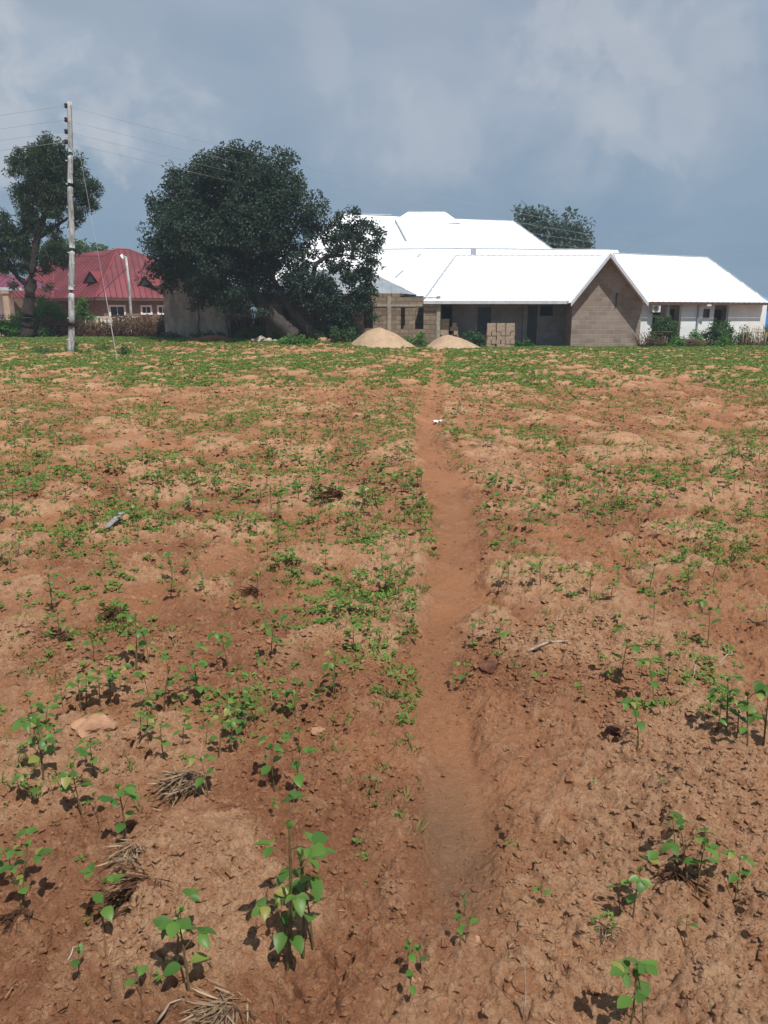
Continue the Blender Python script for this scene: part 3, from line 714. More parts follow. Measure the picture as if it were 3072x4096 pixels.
# ------------------------------------------------------------------ middle building and hall behind
mid = empty('middle_building', (4, 50, 0)); tag(mid, 'low wide building with plain white metal roof between the hall and the gable', 'building')
m1 = at(1130, 998, 52); m2 = at(2450, 1006, 52); mz = 5.72; m1.z = m2.z = mz
f1 = V3(at(1130, 1180, 46.2), 2.75); f2 = V3(at(2400, 1190, 46.2), 2.75); f1.x = m1.x-1.5
ZH = mz
mb = MB(); ribbed(mb, [f1, f2, Vector((f2.x, 52, mz)), m1], 0.4)
b1 = Vector((f1.x, 58, 2.75)); b2_ = Vector((m2.x, 58, 2.75))
mb.prism([b1, f1, m1], (0.0, 0, -0.03)); mb.prism([b2_, b1, m1, m2], (0, 0.0, -0.03))
# piece of roof running on to the right behind the front ridge
mb.prism([(f2.x-0.5, 49.0, 4.15), (at(2470, 1010, 52).x, 49.0, 4.15), (at(2470, 1010, 52).x, 52, mz), (f2.x-0.5, 52, mz)], (0, 0, -0.05))
roof = mb.build('roof', M['white_roof'], mid)
mb = MB(); cap(mb, m1, at(1860, 993, 52), 0.045); cap(mb, at(1860, 993, 52), Vector((at(2440, 1010, 52).x, 52, mz)), 0.045)
for (a_, b_) in (((1582, 1111), (1612, 1084)), ((1671, 1027), (1684, 1017)), ((1835, 1062), (1866, 1034)), ((1752, 1124), (1766, 1106))):
    cap(mb, on_plane(*a_, f1, f2, m1)+Vector((0, -0.02, 0.02)), on_plane(*b_, f1, f2, m1)+Vector((0, -0.02, 0.02)), 0.05)
mb.build('flashing', M['flash'], roof)
mb = MB(); q = at(1894, 1012, 49.5); mb.box(q.x-0.16, q.x+0.16, 49.5, 49.7, q.z-0.8, at(1894, 996, 49.5).z); mb.build('parapet_end', M['flash'], roof)
mb = MB(); mb.box(f1.x+0.6, f2.x, 47, 47.2, -0.2, 3.0); mb.box(f1.x+0.6, f1.x+0.8, 47.2, 57, -0.2, 2.8); mb.build('wall', M['block_dark'], mid)

hall = empty('hall', (5, 62, 0)); tag(hall, 'tall hall with huge white metal hip roof and stepped ridge at the back', 'building')
h1 = at(1360, 861, 62); h2 = at(2055, 881, 62); hz_ = (h1.z+h2.z)/2; h1.z = hz_+0.25; h2.z = hz_-0.25
g1 = at(1180, 1004, 54); g2 = at(2228, 1010, 54); g1.z = g2.z = at(1536, 1010, 54).z
k1 = Vector((g1.x, 70, g1.z)); k2 = Vector((g2.x, 70, g2.z))
mb = MB(); ribbed(mb, [g1, g2, h2, h1], 0.45); mb.prism([g2, k2, h2], (0, 0, -0.03)); mb.prism([k1, g1, h1], (0, 0, -0.03)); mb.prism([k2, k1, h1, h2], (0, 0, -0.03))
roof = mb.build('roof', M['white_roof'], hall)
t1 = at(1632, 844, 61.2); t2 = at(1780, 851, 61.2); t1.z = t2.z = (t1.z+t2.z)/2
s1_ = on_plane(1566, 880, g1, g2, h1)+Vector((0, 0, -0.02)); s2_ = on_plane(1842, 886, g1, g2, h1)+Vector((0, 0, -0.02)); s2_.y = s1_.y; s1_.z = s2_.z = min(s1_.z, s2_.z)
mb = MB(); mb.prism([s1_, s2_, t2, t1], (0, 0, -0.04)); u1 = Vector((s1_.x, 63.4, s1_.z)); u2 = Vector((s2_.x, 63.4, s2_.z))
mb.prism([s2_, u2, t2], (0, 0, -0.04)); mb.prism([u1, s1_, t1], (0, 0, -0.04)); mb.prism([u2, u1, t1, t2], (0, 0, -0.04))
mb.build('raised_ridge_roof', M['white_roof'], hall)
mb = MB(); cap(mb, h1, Vector((s1_.x, 62, h1.z-0.05)), 0.05); cap(mb, Vector((s2_.x, 62, h2.z+0.12)), h2, 0.05); cap(mb, t1, t2, 0.05); cap(mb, h2, g2, 0.05)
cap(mb, on_plane(1582, 882, g1, g2, h1)+Vector((0, -0.05, 0.0)), on_plane(1624, 962, g1, g2, h1)+Vector((0, -0.05, 0.0)), 0.07)
mb.build('ridge_cap', M['flash'], roof)
mb = MB(); mb.box(g1.x+0.6, g2.x-0.6, 54.6, 54.8, 0, g1.z-0.02); mb.box(g1.x+0.6, g1.x+0.8, 54.8, 69, 0, g1.z-0.02); mb.box(g2.x-0.8, g2.x-0.6, 54.8, 69, 0, g1.z-0.02); mb.build('wall', M['block_dark'], hall)

# ------------------------------------------------------------------ roofless block house in front, zinc roof behind it
bh = empty('roofless_block_house', (-1, 43, 0.1)); tag(bh, 'unfinished brown block shell with empty openings behind the left sand heap', 'building')
YB = 42.4; bx0 = at(1065, 1300, YB).x; bx1 = at(1761, 1300, YB).x
def sb(px): return at(px, 1300, YB).x-bx0
zt = zf(1189, YB)
ops = [(sb(1455), sb(1492), zf(1313, YB), zf(1226, YB)), (sb(1603), sb(1620), zf(1316, YB), zf(1230, YB)), (sb(1660), sb(1694), zf(1316, YB), zf(1230, YB)), (sb(1385), sb(1412), zf(1320, YB), zf(1228, YB)), (sb(1601), sb(1640), -0.3, zf(1345, YB)), (sb(1240), sb(1280), zf(1320, YB), zf(1228, YB)), (sb(1130), sb(1165), -0.2, zf(1228, YB))]
mb = MB(); wallmesh(mb, (bx0, YB), (bx1, YB), -0.3, zt, 0.22, ops)
wallmesh(mb, (bx1, YB+0.222), (bx1, YB+1.3), -0.3, zt, 0.22, []); 
mb.box(bx0, bx1, 45.6, 45.82, 0, 2.3); mb.box(bx0, bx0+0.22, YB+0.23, 45.6, 0, 2.4)
mb.build('wall', M['block2'], bh)
mb = MB(); mb.box(bx0, bx1+0.02, YB-0.035, YB-0.002, zf(1226, YB), zf(1218, YB)); mb.build('lintel_band', M['concrete'], bh)
for px_ in (1557, 1753):
    mb = MB(); x_ = at(px_, 1300, YB).x; mb.box(x_-0.10, x_+0.10, YB-0.045, YB+0.24, -0.2, zt+0.06); mb.build('column', M['concrete'], bh)
mb = MB(); x_ = at(1400, 1190, YB).x; rr_ = random.Random(4)
x_ = bx0+0.1
while x_ < bx1-1.0:
    if rr_.random() < 0.45: mb = MB(); mb.box(x_, x_+0.44, YB+0.01, YB+0.2, zt+0.002, zt+0.20); mb.build('loose_block', M['block2'], bh)
    x_ += 0.47
None

zh = empty('zinc_roofed_house', (-2, 46, 0)); tag(zh, 'small house with dull grey zinc hip roof half hidden behind the big dark tree', 'building')
zc = 2.80; c1 = V3(at(1030, 1176, 43.5), zc); c2 = V3(at(1617, 1176, 43.5), zc); c3 = V3(at(1668, 1180, 45.4), zc)
a1_ = at(1180, 1078, 47.5); a2_ = at(1462, 1078, 47.5); a1_.z = a2_.z = (a1_.z+a2_.z)/2
mb = MB(); ribbed(mb, [c1, c2, a2_, a1_], 0.5, 0.04, 0.02); ribbed(mb, [c2, c3, a2_], 0.5, 0.04, 0.02)
c4 = Vector((c3.x, 51.5, zc)); c5 = Vector((c1.x, 51.5, zc)); mb.prism([c3, c4, a2_], (0, 0, -0.03)); mb.prism([c4, c5, a1_, a2_], (0, 0, -0.03)); mb.prism([c5, c1, a1_], (0, 0, -0.03))
mb.build('roof', M['zinc'], zh)
mb = MB(); mb.box(c1.x+0.4, c2.x-0.3, 46.3, 46.5, 0, zc); mb.build('wall', M['block_dark'], zh)
mb = MB(); mb.box(c1.x, c2.x, 43.45, 43.49, zc-0.12, zc-0.01); mb.build('fascia', M['dark_fascia'], zh)

# ------------------------------------------------------------------ old plastered house behind the big tree
ph = empty('plastered_house', (-10, 44, 0.4)); tag(ph, 'old windowless house wall of stained grey plaster left of the big tree', 'building')
YP = 44.0; p0 = at(659, 1300, YP).x; p1 = at(921, 1300, YP).x; pm_ = (p0+p1)/2; zl = zf(1140, YP); za_ = zf(1065, YP)
mb = MB(); mb.prism([(p0, YP, 0), (p1, YP, 0), (p1, YP, zl), (pm_, YP, za_), (p0, YP, zl)], (0, 0.2, 0))
mb.box(p0, p0+0.2, YP+0.202, 49, 0, zl); mb.box(p1-0.2, p1, YP+0.202, 49, 0, zl); mb.box(p0, p1, 49, 49.2, 0, zl)
mb.build('wall', M['plaster'], ph)
mb = MB(); jx = at(796, 1300, YP).x; rr_ = random.Random(2); pts = [(jx+rr_.uniform(-0.04, 0.04), YP-0.01, z_) for z_ in np.linspace(0.3, za_-0.3, 14)]
mb.tube(pts, [0.03+0.03*rr_.random() for _ in pts], 5); mb.build('corner_joint', M['darkwood'], ph)
mb = MB(); oz = 0.12
mb.prism([(p0-0.35, YP-0.25, zl-0.16), (pm_, YP-0.25, za_+0.06), (pm_, 49.4, za_+0.06), (p0-0.35, 49.4, zl-0.16)], (0, 0, 0.03))
mb.prism([(pm_, YP-0.25, za_+0.06), (p1+0.35, YP-0.25, zl-0.16), (p1+0.35, 49.4, zl-0.16), (pm_, 49.4, za_+0.06)], (0, 0, 0.03))
rf = mb.build('roof', M['zinc'], ph)
mb = MB()
for xa, za1, xb, zb1 in ((p0-0.35, zl-0.19, pm_, za_+0.03), (pm_, za_+0.03, p1+0.35, zl-0.19)):
    mb.prism([(xa, YP-0.28, za1), (xb, YP-0.28, zb1), (xb, YP-0.28, zb1-0.16), (xa, YP-0.28, za1-0.16)], (0, 0.03, 0))
mb.prism([(p0-0.40, YP-0.28, zl-0.2), (p0-0.01, YP-0.28, zl-0.2), (p0-0.01, YP-0.28, zl-0.42), (p0-0.1, YP-0.28, zl-0.5)], (0, 0.5, 0))
mb.build('barge_board', M['dark_fascia'], rf)

# ------------------------------------------------------------------ red roofed house, one corner towards the field
rh = empty('red_roofed_house', (-20, 62, 0.4)); tag(rh, 'brown walled house with wide red ribbed metal hip roof and two small gablets', 'building')
AL = math.radians(24); e1 = Vector((math.cos(AL), math.sin(AL), 0)); e2 = Vector((-math.sin(AL), math.cos(AL), 0))
PZ = 2.95; P0 = V3(at(384, 1194, 58), PZ)
wA, dA = 12.0, 8.6
R1_ = at(470, 994, 63.2); R2_ = at(513, 998, 63.8); HZ = (R1_.z+R2_.z)/2; R1_.z = R2_.z = HZ
PA = P0+e1*wA; PB = P0+e2*dA; PC_ = PA+e2*dA
mb = MB()
SP = 0.42
# lower left wing: its ridge meets the main hip
Q0 = V3(at(212, 1190, 61.0), PZ)         # valley foot
L1_ = on_plane(418, 1023, Q0, P0, R1_); L0_ = on_plane(215, 1023, Q0, P0, R1_)
R2_ = on_plane(513, 997, P0, PA, R1_)
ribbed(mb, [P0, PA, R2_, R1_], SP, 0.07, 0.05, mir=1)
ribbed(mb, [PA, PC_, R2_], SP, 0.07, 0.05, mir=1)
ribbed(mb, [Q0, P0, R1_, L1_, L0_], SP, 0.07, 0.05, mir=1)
mb.prism([PC_, Q0+e2*9, L0_, L1_, R1_, R2_], (0, 0, -0.03))
# left block, also corner on
Pb = V3(at(20, 1190, 57), PZ); Rb = V3(at(150, 1075, 61), 5.4)
Rb = on_plane(150, 1075, Pb, Q0, L0_)
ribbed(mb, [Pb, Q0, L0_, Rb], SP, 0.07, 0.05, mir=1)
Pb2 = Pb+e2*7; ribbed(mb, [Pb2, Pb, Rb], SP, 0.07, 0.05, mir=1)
mb.prism([Q0+e2*9, Pb2, Rb, L0_], (0, 0, -0.03))
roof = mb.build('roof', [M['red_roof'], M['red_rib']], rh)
mb = MB()
for a_, b_ in ((P0, R1_), (R1_, R2_), (R2_, PA), (R1_, L1_), (L1_, L0_), (L0_, Q0), (L0_, Rb), (Rb, Pb)): cap(mb, a_, b_, 0.07)
mb.build('ridge_cap', M['red_cap'], roof)
# gablets
for (px_, py_, w_, h_) in ((371, 1130, 0.95, 0.75), (588, 1140, 0.95, 0.6)):
    if px_ < 480: q = on_plane(px_, py_, Q0, P0, R1_) - e1*0.0
    else: q = on_plane(px_, py_, P0, PA, R1_)
    q = q+Vector((0, -0.35, 0)); l_ = q+Vector((-w_/2, 0, 0)); r_ = q+Vector((w_/2, 0, 0)); t_ = q+Vector((0, 0, h_)); bk = Vector((0.9, 2.2, 0))
    mb = MB(); mb.prism([l_+Vector((-0.15, -0.12, -0.1)), t_+Vector((0, -0.12, 0.05)), t_+bk+Vector((0, 0, 0.05)), l_+bk], (0, 0, 0.04))
    mb.prism([t_+Vector((0, -0.12, 0.05)), r_+Vector((0.15, -0.12, -0.1)), r_+bk, t_+bk+Vector((0, 0, 0.05))], (0, 0, 0.04))
    gb = mb.build('gablet', M['red_cap'], rh)
    mb = MB(); mb.prism([l_+Vector((0.12, 0, 0.02)), r_+Vector((-0.12, 0, 0.02)), t_+Vector((0, 0, -0.1))], (0, 0.1, 0)); mb.build('vent', M['dark_metal'], gb)
# walls set back under the eaves
W0_ = P0+e1*0.5+e2*0.5; W1_ = PA-e1*0.5+e2*0.5; WQ = Q0+e2*0.6+e1*0.4; Wb = Pb+e1*0.6+e2*0.5
def s_on(A, d, px):
    dd = pixdir(px, 1220); nn = Vector((-d.y, d.x, 0)); t_ = A.x*nn.x+A.y*nn.y; t_ /= (dd.x*nn.x+dd.y*nn.y)
    return (Vector((dd.x*t_-A.x, dd.y*t_-A.y, 0))).dot(d), t_*dd.y
def zpx(A, d, px, py): return at(px, py, s_on(A, d, px)[1]).z
ow = [(s_on(W0_, e1, 441)[0], s_on(W0_, e1, 494)[0], 0.3, zpx(W0_, e1, 470, 1227)), (s_on(W0_, e1, 568)[0], s_on(W0_, e1, 600)[0], zpx(W0_, e1, 585, 1252), zpx(W0_, e1, 585, 1228)),
      (s_on(W0_, e1, 634)[0], s_on(W0_, e1, 664)[0], zpx(W0_, e1, 650, 1252), zpx(W0_, e1, 650, 1228))]
mb = MB(); wallmesh(mb, W0_, W1_, 0, PZ-0.03, 0.2, ow)
dl = (W0_-WQ); dl.z = 0; Ll = dl.length; dl.normalize()
ol = [(s_on(WQ, dl, 300)[0], s_on(WQ, dl, 326)[0], 1.3, zpx(WQ, dl, 312, 1228))]
wallmesh(mb, WQ, W0_, 0, PZ-0.03, 0.2, ol); wallmesh(mb, Wb, WQ, 0, PZ-0.03, 0.2, [])
mb.build('wall', M['tan_wall'], rh)
n1_ = Vector((-e1.y, e1.x, 0)); n2_ = Vector((-dl.y, dl.x, 0))
for o_ in ow: window(rh, W0_, e1, n1_, *o_, 0.13, 1)
window(rh, WQ, dl, n2_, *ol[0], 0.13, 1)
mb = MB()
for a_, b_ in ((P0, PA), (Q0, P0), (Pb, Q0)):
    mb.prism([a_-Vector((0, 0, 0.04)), b_-Vector((0, 0, 0.04)), b_-Vector((0, 0, 0.2)), a_-Vector((0, 0, 0.2))], Vector((0, 0.03, 0)))
mb.build('fascia', M['dark_fascia'], rh)

# purple-roofed porch at the left edge
pr = empty('porch', (-26, 53, 0.4)); tag(pr, 'porch with maroon roof and pale pillar at the far left behind the bushes', 'porch')
z_ = zf(1148, 53); q0 = V3(at(-160, 1148, 53), z_); q1 = V3(at(88, 1148, 53), z_); qt = at(-30, 1075, 56)
mb = MB(); ribbed(mb, [q0, q1, qt], 0.42, 0.07, 0.04); mb.prism([q1, q1+Vector((0.3, 6, 0)), qt], (0, 0, -0.03)); mb.build('roof', M['purple_roof'], pr)
mb = MB(); mb.box(q0.x, q1.x-0.02, 52.96, 53.3, z_-0.22, z_-0.01); mb.build('beam', M['fascia'], pr)
x_ = at(26, 1200, 53.1).x; mb = MB(); mb.box(x_-0.19, x_+0.19, 53.0, 53.38, 0.2, z_-0.22); mb.box(x_-0.26, x_+0.26, 52.93, 53.45, z_-0.42, z_-0.24); mb.build('pillar', M['cream'], pr)
mb = MB(); mb.box(q0.x, x_-0.5, 55, 55.2, 0.2, z_-0.3); mb.build('wall', M['white_wall'], pr)

# balustrade
bs = empty('balustrade', (-17, 50, 0.4)); tag(bs, 'white balustrade with turned posts in front of the red roofed house', 'balustrade')
bx_a = at(338, 1270, 50).x; bx_b = at(560, 1270, 50).x; zr = zf(1266, 50); mb = MB(); mb.box(bx_a, bx_b, 49.95, 50.1, zr-0.07, zr); mb.build('rail', M['frame'], bs)
proto = None; x_ = bx_a+0.1
while x_ < bx_b-0.05:
    if proto is None:
        mb = MB(); zz_ = [0.42, 0.5, 0.62, 0.8, 1.0, 1.2, zr-0.072]; mb.tube([(0, 0, z) for z in zz_], [0.06, 0.035, 0.07, 0.055, 0.035, 0.06, 0.05], 8)
        proto = mb.build('baluster', M['frame'], None, True); proto.parent = bs; proto.matrix_parent_inverse = parent_mat(bs).inverted(); proto.location = (x_, 50.02, 0)
    else:
        o_ = proto.copy(); C.objects.link(o_); o_.location = (x_, 50.02, 0)
    x_ += 0.23
mb = MB(); q = at(205, 1262, 48.5); mb.box(q.x-0.3, q.x+0.3, 48.5, 48.65, 0.3, zf(1254, 48.5)); tag(mb.build('garden_wall', M['frame']), 'short piece of white garden wall showing through the bushes left of the pole', 'wall')

# blue shed at the right edge
bl = empty('blue_shed', (24.5, 48, 0)); tag(bl, 'bright blue metal shed at the right edge behind the white building', 'shed')
x_ = at(3060, 1240, 50).x; mb = MB(); wallmesh(mb, (x_, 50), (x_+4, 50), 0, zf(1218, 50), 0.1, []); mb.build('wall', M['blue'], bl)
mb = MB(); z_ = zf(1218, 50); mb.prism([(x_-0.2, 49.8, z_), (x_+4, 49.8, z_), (x_+4, 53, z_+0.5), (x_-0.2, 53, z_+0.5)], (0, 0, 0.04)); mb.build('roof', M['blue'], bl)

# ------------------------------------------------------------------ sand heaps
def heap(name, pxl, pxr, pxt, pyt, Yc, label, seed):
    a = at(pxl, 1392, Yc); b = at(pxr, 1392, Yc); tx = at(pxt, pyt, Yc); cx = tx.x; R_ = (b.x-a.x)/2; Hh = tx.z
    n_ = 70; v = []; f = []
    for i in range(n_+1):
        for j in range(n_+1):
            u, w_ = i/n_*2-1, j/n_*2-1; x = (a.x+b.x)/2+u*R_*1.15; y = Yc+w_*R_*1.1
            sh = (cx-(a.x+b.x)/2)/R_; r_ = math.hypot((u*1.15-sh*(1-abs(u))), w_*1.1)
            pr_ = max(0, 1-r_); prof = 1-math.exp(-0) if False else (pr_ if pr_ < 0.55 else 0.55+0.62*(pr_-0.55)-0.35*(pr_-0.55)**2)
            prof /= 0.758
            v.append((x, y, Hh*prof)); f.append(0) if False else None
    v = np.array(v); v[:, 2] += 0.035*fbm(v[:, 0]/0.35, v[:, 1]/0.35, 4, seed)*(v[:, 2] > 0.02) - 0.03 + macro(v[:, 0], v[:, 1])
    I = np.arange((n_+1)**2).reshape(n_+1, n_+1)
    F_ = np.stack([I[:-1, :-1], I[1:, :-1], I[1:, 1:], I[:-1, 1:]], -1).reshape(-1, 4)
    o = np_mesh(name, v, F_, M['sand'], smooth=True); return tag(o, label, 'sand heap', 'sand heaps in front of the block buildings')
heap('sand_heap', 1400, 1685, 1515, 1317, 40.2, 'broad round-topped heap of tan sand beside the green weeds under the big tree', 71)
heap('sand_heap', 1690, 1945, 1785, 1336, 40.3, 'smaller pointed heap of tan sand between the footpath end and the block stack', 83)

# ------------------------------------------------------------------ block stacks
def make_block():
    mb = MB(); L_, H_, T_ = 0.445, 0.205, 0.215
    # hollow block, two cells seen from the ends (cells run along y)
    t_ = 0.04; mb.box(-L_/2, L_/2, -T_/2, -T_/2+t_, 0, H_); mb.box(-L_/2, L_/2, T_/2-t_, T_/2, 0, H_)
    for xc in (-L_/2, -t_/2, L_/2-t_): mb.box(xc+(.001 if xc < -.1 else 0), xc+t_-(.001 if xc > .1 else 0), -T_/2+t_, T_/2-t_, 0.001, H_-.001)
    return mb.build('concrete_block', M['loose_block'])
bproto = make_block(); first = [True]
def place_block(x, y, z, rz, lab, grp):
    o = bproto if first[0] else bproto.copy()
    if not first[0]: C.objects.link(o)
    first[0] = False; o.location = (x, y, z); o.rotation_euler = (0, 0, rz); return tag(o, lab, 'concrete block', grp)
rr_ = random.Random(8); q = at(1945, 1388, 40.9); q2 = at(2060, 1388, 40.9); span = q2.x-q.x
for lev in range(5):
    z = 0.02+lev*0.209
    if lev % 2 == 0:
        n_ = 3
        for k in range(n_):
            for r_ in range(2): place_block(q.x+0.25+k*0.49+rr_.uniform(-.02, .02), 41.0+r_*0.24+rr_.uniform(-.02, .02), z, rr_.uniform(-.03, .03), 'sandcrete block in the square stack on the grass left of the pointed gable', 'blocks in the square stack')
    else:
        for k in range(6):
            place_block(q.x+0.13+k*0.243+rr_.uniform(-.01, .01), 41.12+rr_.uniform(-.04, .01), z, math.pi/2+rr_.uniform(-.03, .03), 'sandcrete block in the square stack on the grass left of the pointed gable', 'blocks in the square stack')
for k in range(3): place_block(q.x+0.25+k*0.485, 41.05+rr_.uniform(-.02, .02), 0.02+5*0.209, rr_.uniform(-.04, .04), 'sandcrete block in the square stack on the grass left of the pointed gable', 'blocks in the square stack')
q = at(1783, 1336, 42.3)
for lev in range(7):
    place_block(q.x+rr_.uniform(-.04, .04), 42.9+rr_.uniform(-.02, .02), 0.02+lev*0.209, rr_.uniform(-.12, .12), 'sandcrete block in the leaning stack in the doorway behind the smaller sand heap', 'blocks in the leaning stack')
    if lev < 6: place_block(q.x+0.52+rr_.uniform(-.04, .05), 42.95, 0.02+lev*0.209, math.pi/2*(lev % 2)+rr_.uniform(-.15, .15), 'sandcrete block in the leaning stack in the doorway behind the smaller sand heap', 'blocks in the leaning stack')

# ------------------------------------------------------------------ utility pole, wires, guy
pb_ = gxy(283, 1418); PY = 34.6; b_ = at(283, 1416, PY); t_ = at(283, 408, PY); zb_ = hz(b_.x, b_.y)
up_ = empty('utility_pole', (b_.x, PY, zb_)); tag(up_, 'tall weathered grey timber utility pole with step pegs left of the big tree', 'utility pole')
LEAN = t_.x-b_.x
def polex(z): return b_.x+LEAN*(z-zb_)/(t_.z-zb_)
mb = MB(); rr_ = random.Random(5); pts = []; rad = []
for i in range(60):
    k = i/59; z = zb_-0.1+(t_.z-zb_+0.1)*k; pts.append((b_.x+LEAN*k+0.05*math.sin(k*5)+0.02*math.sin(k*17)+0.02*(k-0.5), PY, z)); rad.append((0.17-0.055*k)*(1+rr_.uniform(-.05, .05)))
rad = [q_*0.82 for q_ in rad]; mb.tube(pts, rad, 14); pole_ = mb.build('pole', M['pole'], up_, True)
for i in range(19):
    k = (i+0.5)/19; z = zb_+0.3+(t_.z-zb_-1.4)*k; s_ = 1 if i % 2 else -1; mb = MB(); xx = polex(z)+0.05*math.sin(k*5)+s_*0.075
    mb.tube([(xx, PY-0.05, z), (xx+s_*0.07, PY-0.07, z+0.02)], 0.022, 6); mb.build('step_peg', M['fascia'], up_)
wz = [(446), (488), (531), (572)]
for py_ in (424, 480, 527, 568):
    mb = MB(); z = at(283, py_, PY).z; x_ = polex(z)-0.17
    mb.tube([(x_, PY-0.05, z-0.09), (x_, PY-0.05, z-0.03), (x_, PY-0.05, z), (x_, PY-0.05, z+0.04), (x_, PY-0.05, z+0.09)], [0.05, 0.085, 0.045, 0.085, 0.05], 10)
    mb.tube([(x_, PY-0.05, z), (x_+0.17, PY-0.02, z)], 0.02, 6); mb.build('insulator', M['dark_metal'], up_)
def catenary(a, b, sag, n_=24):
    return [a+(b-a)*(i/n_)-Vector((0, 0, 4*sag*(i/n_)*(1-i/n_))) for i in range(n_+1)]
labs = ['topmost of the four power wires from the timber pole', 'second power wire from the top on the timber pole', 'third power wire from the top on the timber pole', 'lowest of the four power wires on the timber pole']
for i, py_ in enumerate((426, 482, 529, 570)):
    a = Vector((polex(at(283, py_, PY).z)-0.17, PY-0.1, at(283, py_, PY).z)); far = Vector((62, 104, 10.9-0.42*i)); lf = Vector((-72, 52, 12.0-0.42*i))
    mb = MB(); mb.tube(catenary(lf, a, 1.3, 16), 0.0065, 5, False); mb.tube(catenary(a, far, 2.3+0.1*i, 40), 0.0065, 5, False)
    tag(mb.build('power_wire', M['wire']), labs[i], 'wire', 'power wires on the timber pole')
gw = [(308, 475, PY), (360, 860, 34.2), (422, 1195, 33.9)]; gnd = gpt(470, 1440)
g_o = empty('guy_wire', (gnd.x, gnd.y, gnd.z)); tag(g_o, 'slanting guy wire from the timber pole top to the ground at its right', 'guy wire')
A_ = Vector((polex(at(300, 470, PY).z)+0.1, PY, at(300, 470, PY).z)); B_ = gnd
mb = MB(); mb.tube([A_, A_+(B_-A_)*0.75], 0.006, 5, False); mb.build('cable', M['wire'], g_o)
mb = MB(); mb.tube([A_+(B_-A_)*0.745, B_-Vector((0, 0, 0.1))], 0.012, 7); mb.build('sleeve', M['wire'], g_o)

# small pole with lamp in the red house's yard
lp = at(525, 1268, 51); lt_ = at(523, 1026, 51)
yo = empty('yard_lamp_pole', (lp.x, 51, 0.42)); tag(yo, 'thin grey yard pole with a small lamp in front of the red roof', 'lamp post')
mb = MB(); mb.tube([(lp.x+0.05, 51, 0.3), (lp.x, 51, 2), (lp.x+0.03, 51, 3.5), (lp.x-0.05, 51, lt_.z)], [0.09, 0.085, 0.08, 0.07], 9); mb.build('pole', M['pole'], yo, True)
mb = MB(); z = lt_.z; mb.tube([(lp.x-0.05, 51, z-0.05), (lp.x-0.25, 50.9, z+0.08)], 0.03, 6); mb.tube([(lp.x-0.22, 50.9, z+0.12), (lp.x-0.30, 50.85, z+0.0), (lp.x-0.16, 50.8, z-0.16)], [0.05, 0.11, 0.08], 8)
mb.build('lamp', M['plastic'], yo)
mb = MB(); mb.tube([(lp.x-0.02, 51, 4.6), Vector((lp.x-2.6, 50.5, 2.2))], 0.018, 5); mb.build('stay_wire', M['dark_metal'], yo)

# ------------------------------------------------------------------ trees
ZM = 0.663; 
def zl2(lst): return [(550+a*ZM, 550+b*ZM, c_*ZM) + tuple(x) for (a, b, c_, *x) in lst]
# the big leaning tree
TY = 41.0
bt = empty('big_tree', (at(1190, 1340, TY).x, TY, 0.42)); tag(bt, 'big round dark-leaved tree with two trunks leaning left in the middle of the photo', 'tree')
big = zl2([(560, 250, 175), (420, 215, 105, -1), (640, 135, 80), (720, 120, 60), (850, 170, 85, .5), (920, 140, 45), (400, 860, 110, -1), (160, 650, 105), (230, 760, 100, -1), (780, 300, 180, -1), (300, 330, 150, .5), (180, 450, 105), (150, 620, 105, -.5), (300, 560, 180, -1.5), (120, 760, 75),
        (500, 480, 200, 1.5), (700, 500, 190, -1.5), (930, 400, 120), (1050, 490, 95), (280, 780, 150), (470, 720, 170, -1), (420, 900, 130, -.5), (600, 930, 120, -1), (690, 1040, 80, -1), (545, 1040, 48, -1), (860, 620, 120, 1),
        (350, 960, 50), (200, 320, 50), (470, 90, 50), (560, 75, 45), (95, 380, 40), (950, 280, 60), (1090, 370, 40), (75, 840, 30), (660, 720, 140, 1.5), (740, 850, 120, 1), (1000, 560, 80)])
sparse = zl2([(830, 760, 110), (950, 860, 120), (1000, 720, 95), (1285, 530, 105), (1350, 620, 115), (1200, 620, 90), (1400, 750, 85), (1250, 830, 120), (1380, 880, 85), (1100, 930, 130), (1350, 990, 75), (1200, 1030, 95), (1050, 1040, 75),
        (1470, 570, 24), (1130, 560, 55), (1440, 650, 45), (1420, 1030, 30), (1310, 450, 35), (1230, 460, 35), (1180, 1110, 60), (1120, 780, 80), (1180, 720, 70), (1340, 950, 90), (1270, 1010, 90), (1150, 1000, 100), (1420, 960, 50), (1390, 1080, 45), (1000, 960, 70)])
cA, rA = lobes_to_clumps(pxlobes(big, TY, 0.95), 8.0, 2.3, 0.36, 0.05, 0.7, 3)
cB, rB = lobes_to_clumps(pxlobes(sparse, TY, 0.9), 13.0, 1.8, 0.25, 0.20, 0.55, 5)
cc_ = np.concatenate([cA, cB]); rc_ = np.concatenate([rA, rB])
# the trunks, in the picture: base (1165,1345) and (1255,1348)
def tp(px, py, dy=0): return at(px, py, TY+dy)
rootA = [tp(1180, 1352), tp(1140, 1315), tp(1095, 1270), tp(1050, 1225), tp(1015, 1175), tp(990, 1120), tp(968, 1050), tp(945, 970), tp(925, 880)]
rootB = [tp(1262, 1356, .3), tp(1235, 1315, .3), tp(1195, 1275, .3), tp(1160, 1235, .3), tp(1130, 1190, .3), tp(1115, 1150, .2)]
rootC = [tp(1170, 1185, .3), tp(1220, 1150, .2), tp(1252, 1110, .2), tp(1258, 1060, 0), tp(1300, 1030, 0), tp(1370, 1020, 0)]
rootD = [tp(900, 1090, -.3), tp(830, 1030, -.6), tp(760, 960, -.6)]
sel = rng.choice(len(cc_), min(420, len(cc_)), replace=False)
nodes, par, rad, st = skeleton(None, [(rootA, -1), (rootB, -1), (rootC, len(rootA)+3), (rootD, 5)], cc_[sel], 0.011, 0.44, 0.30)
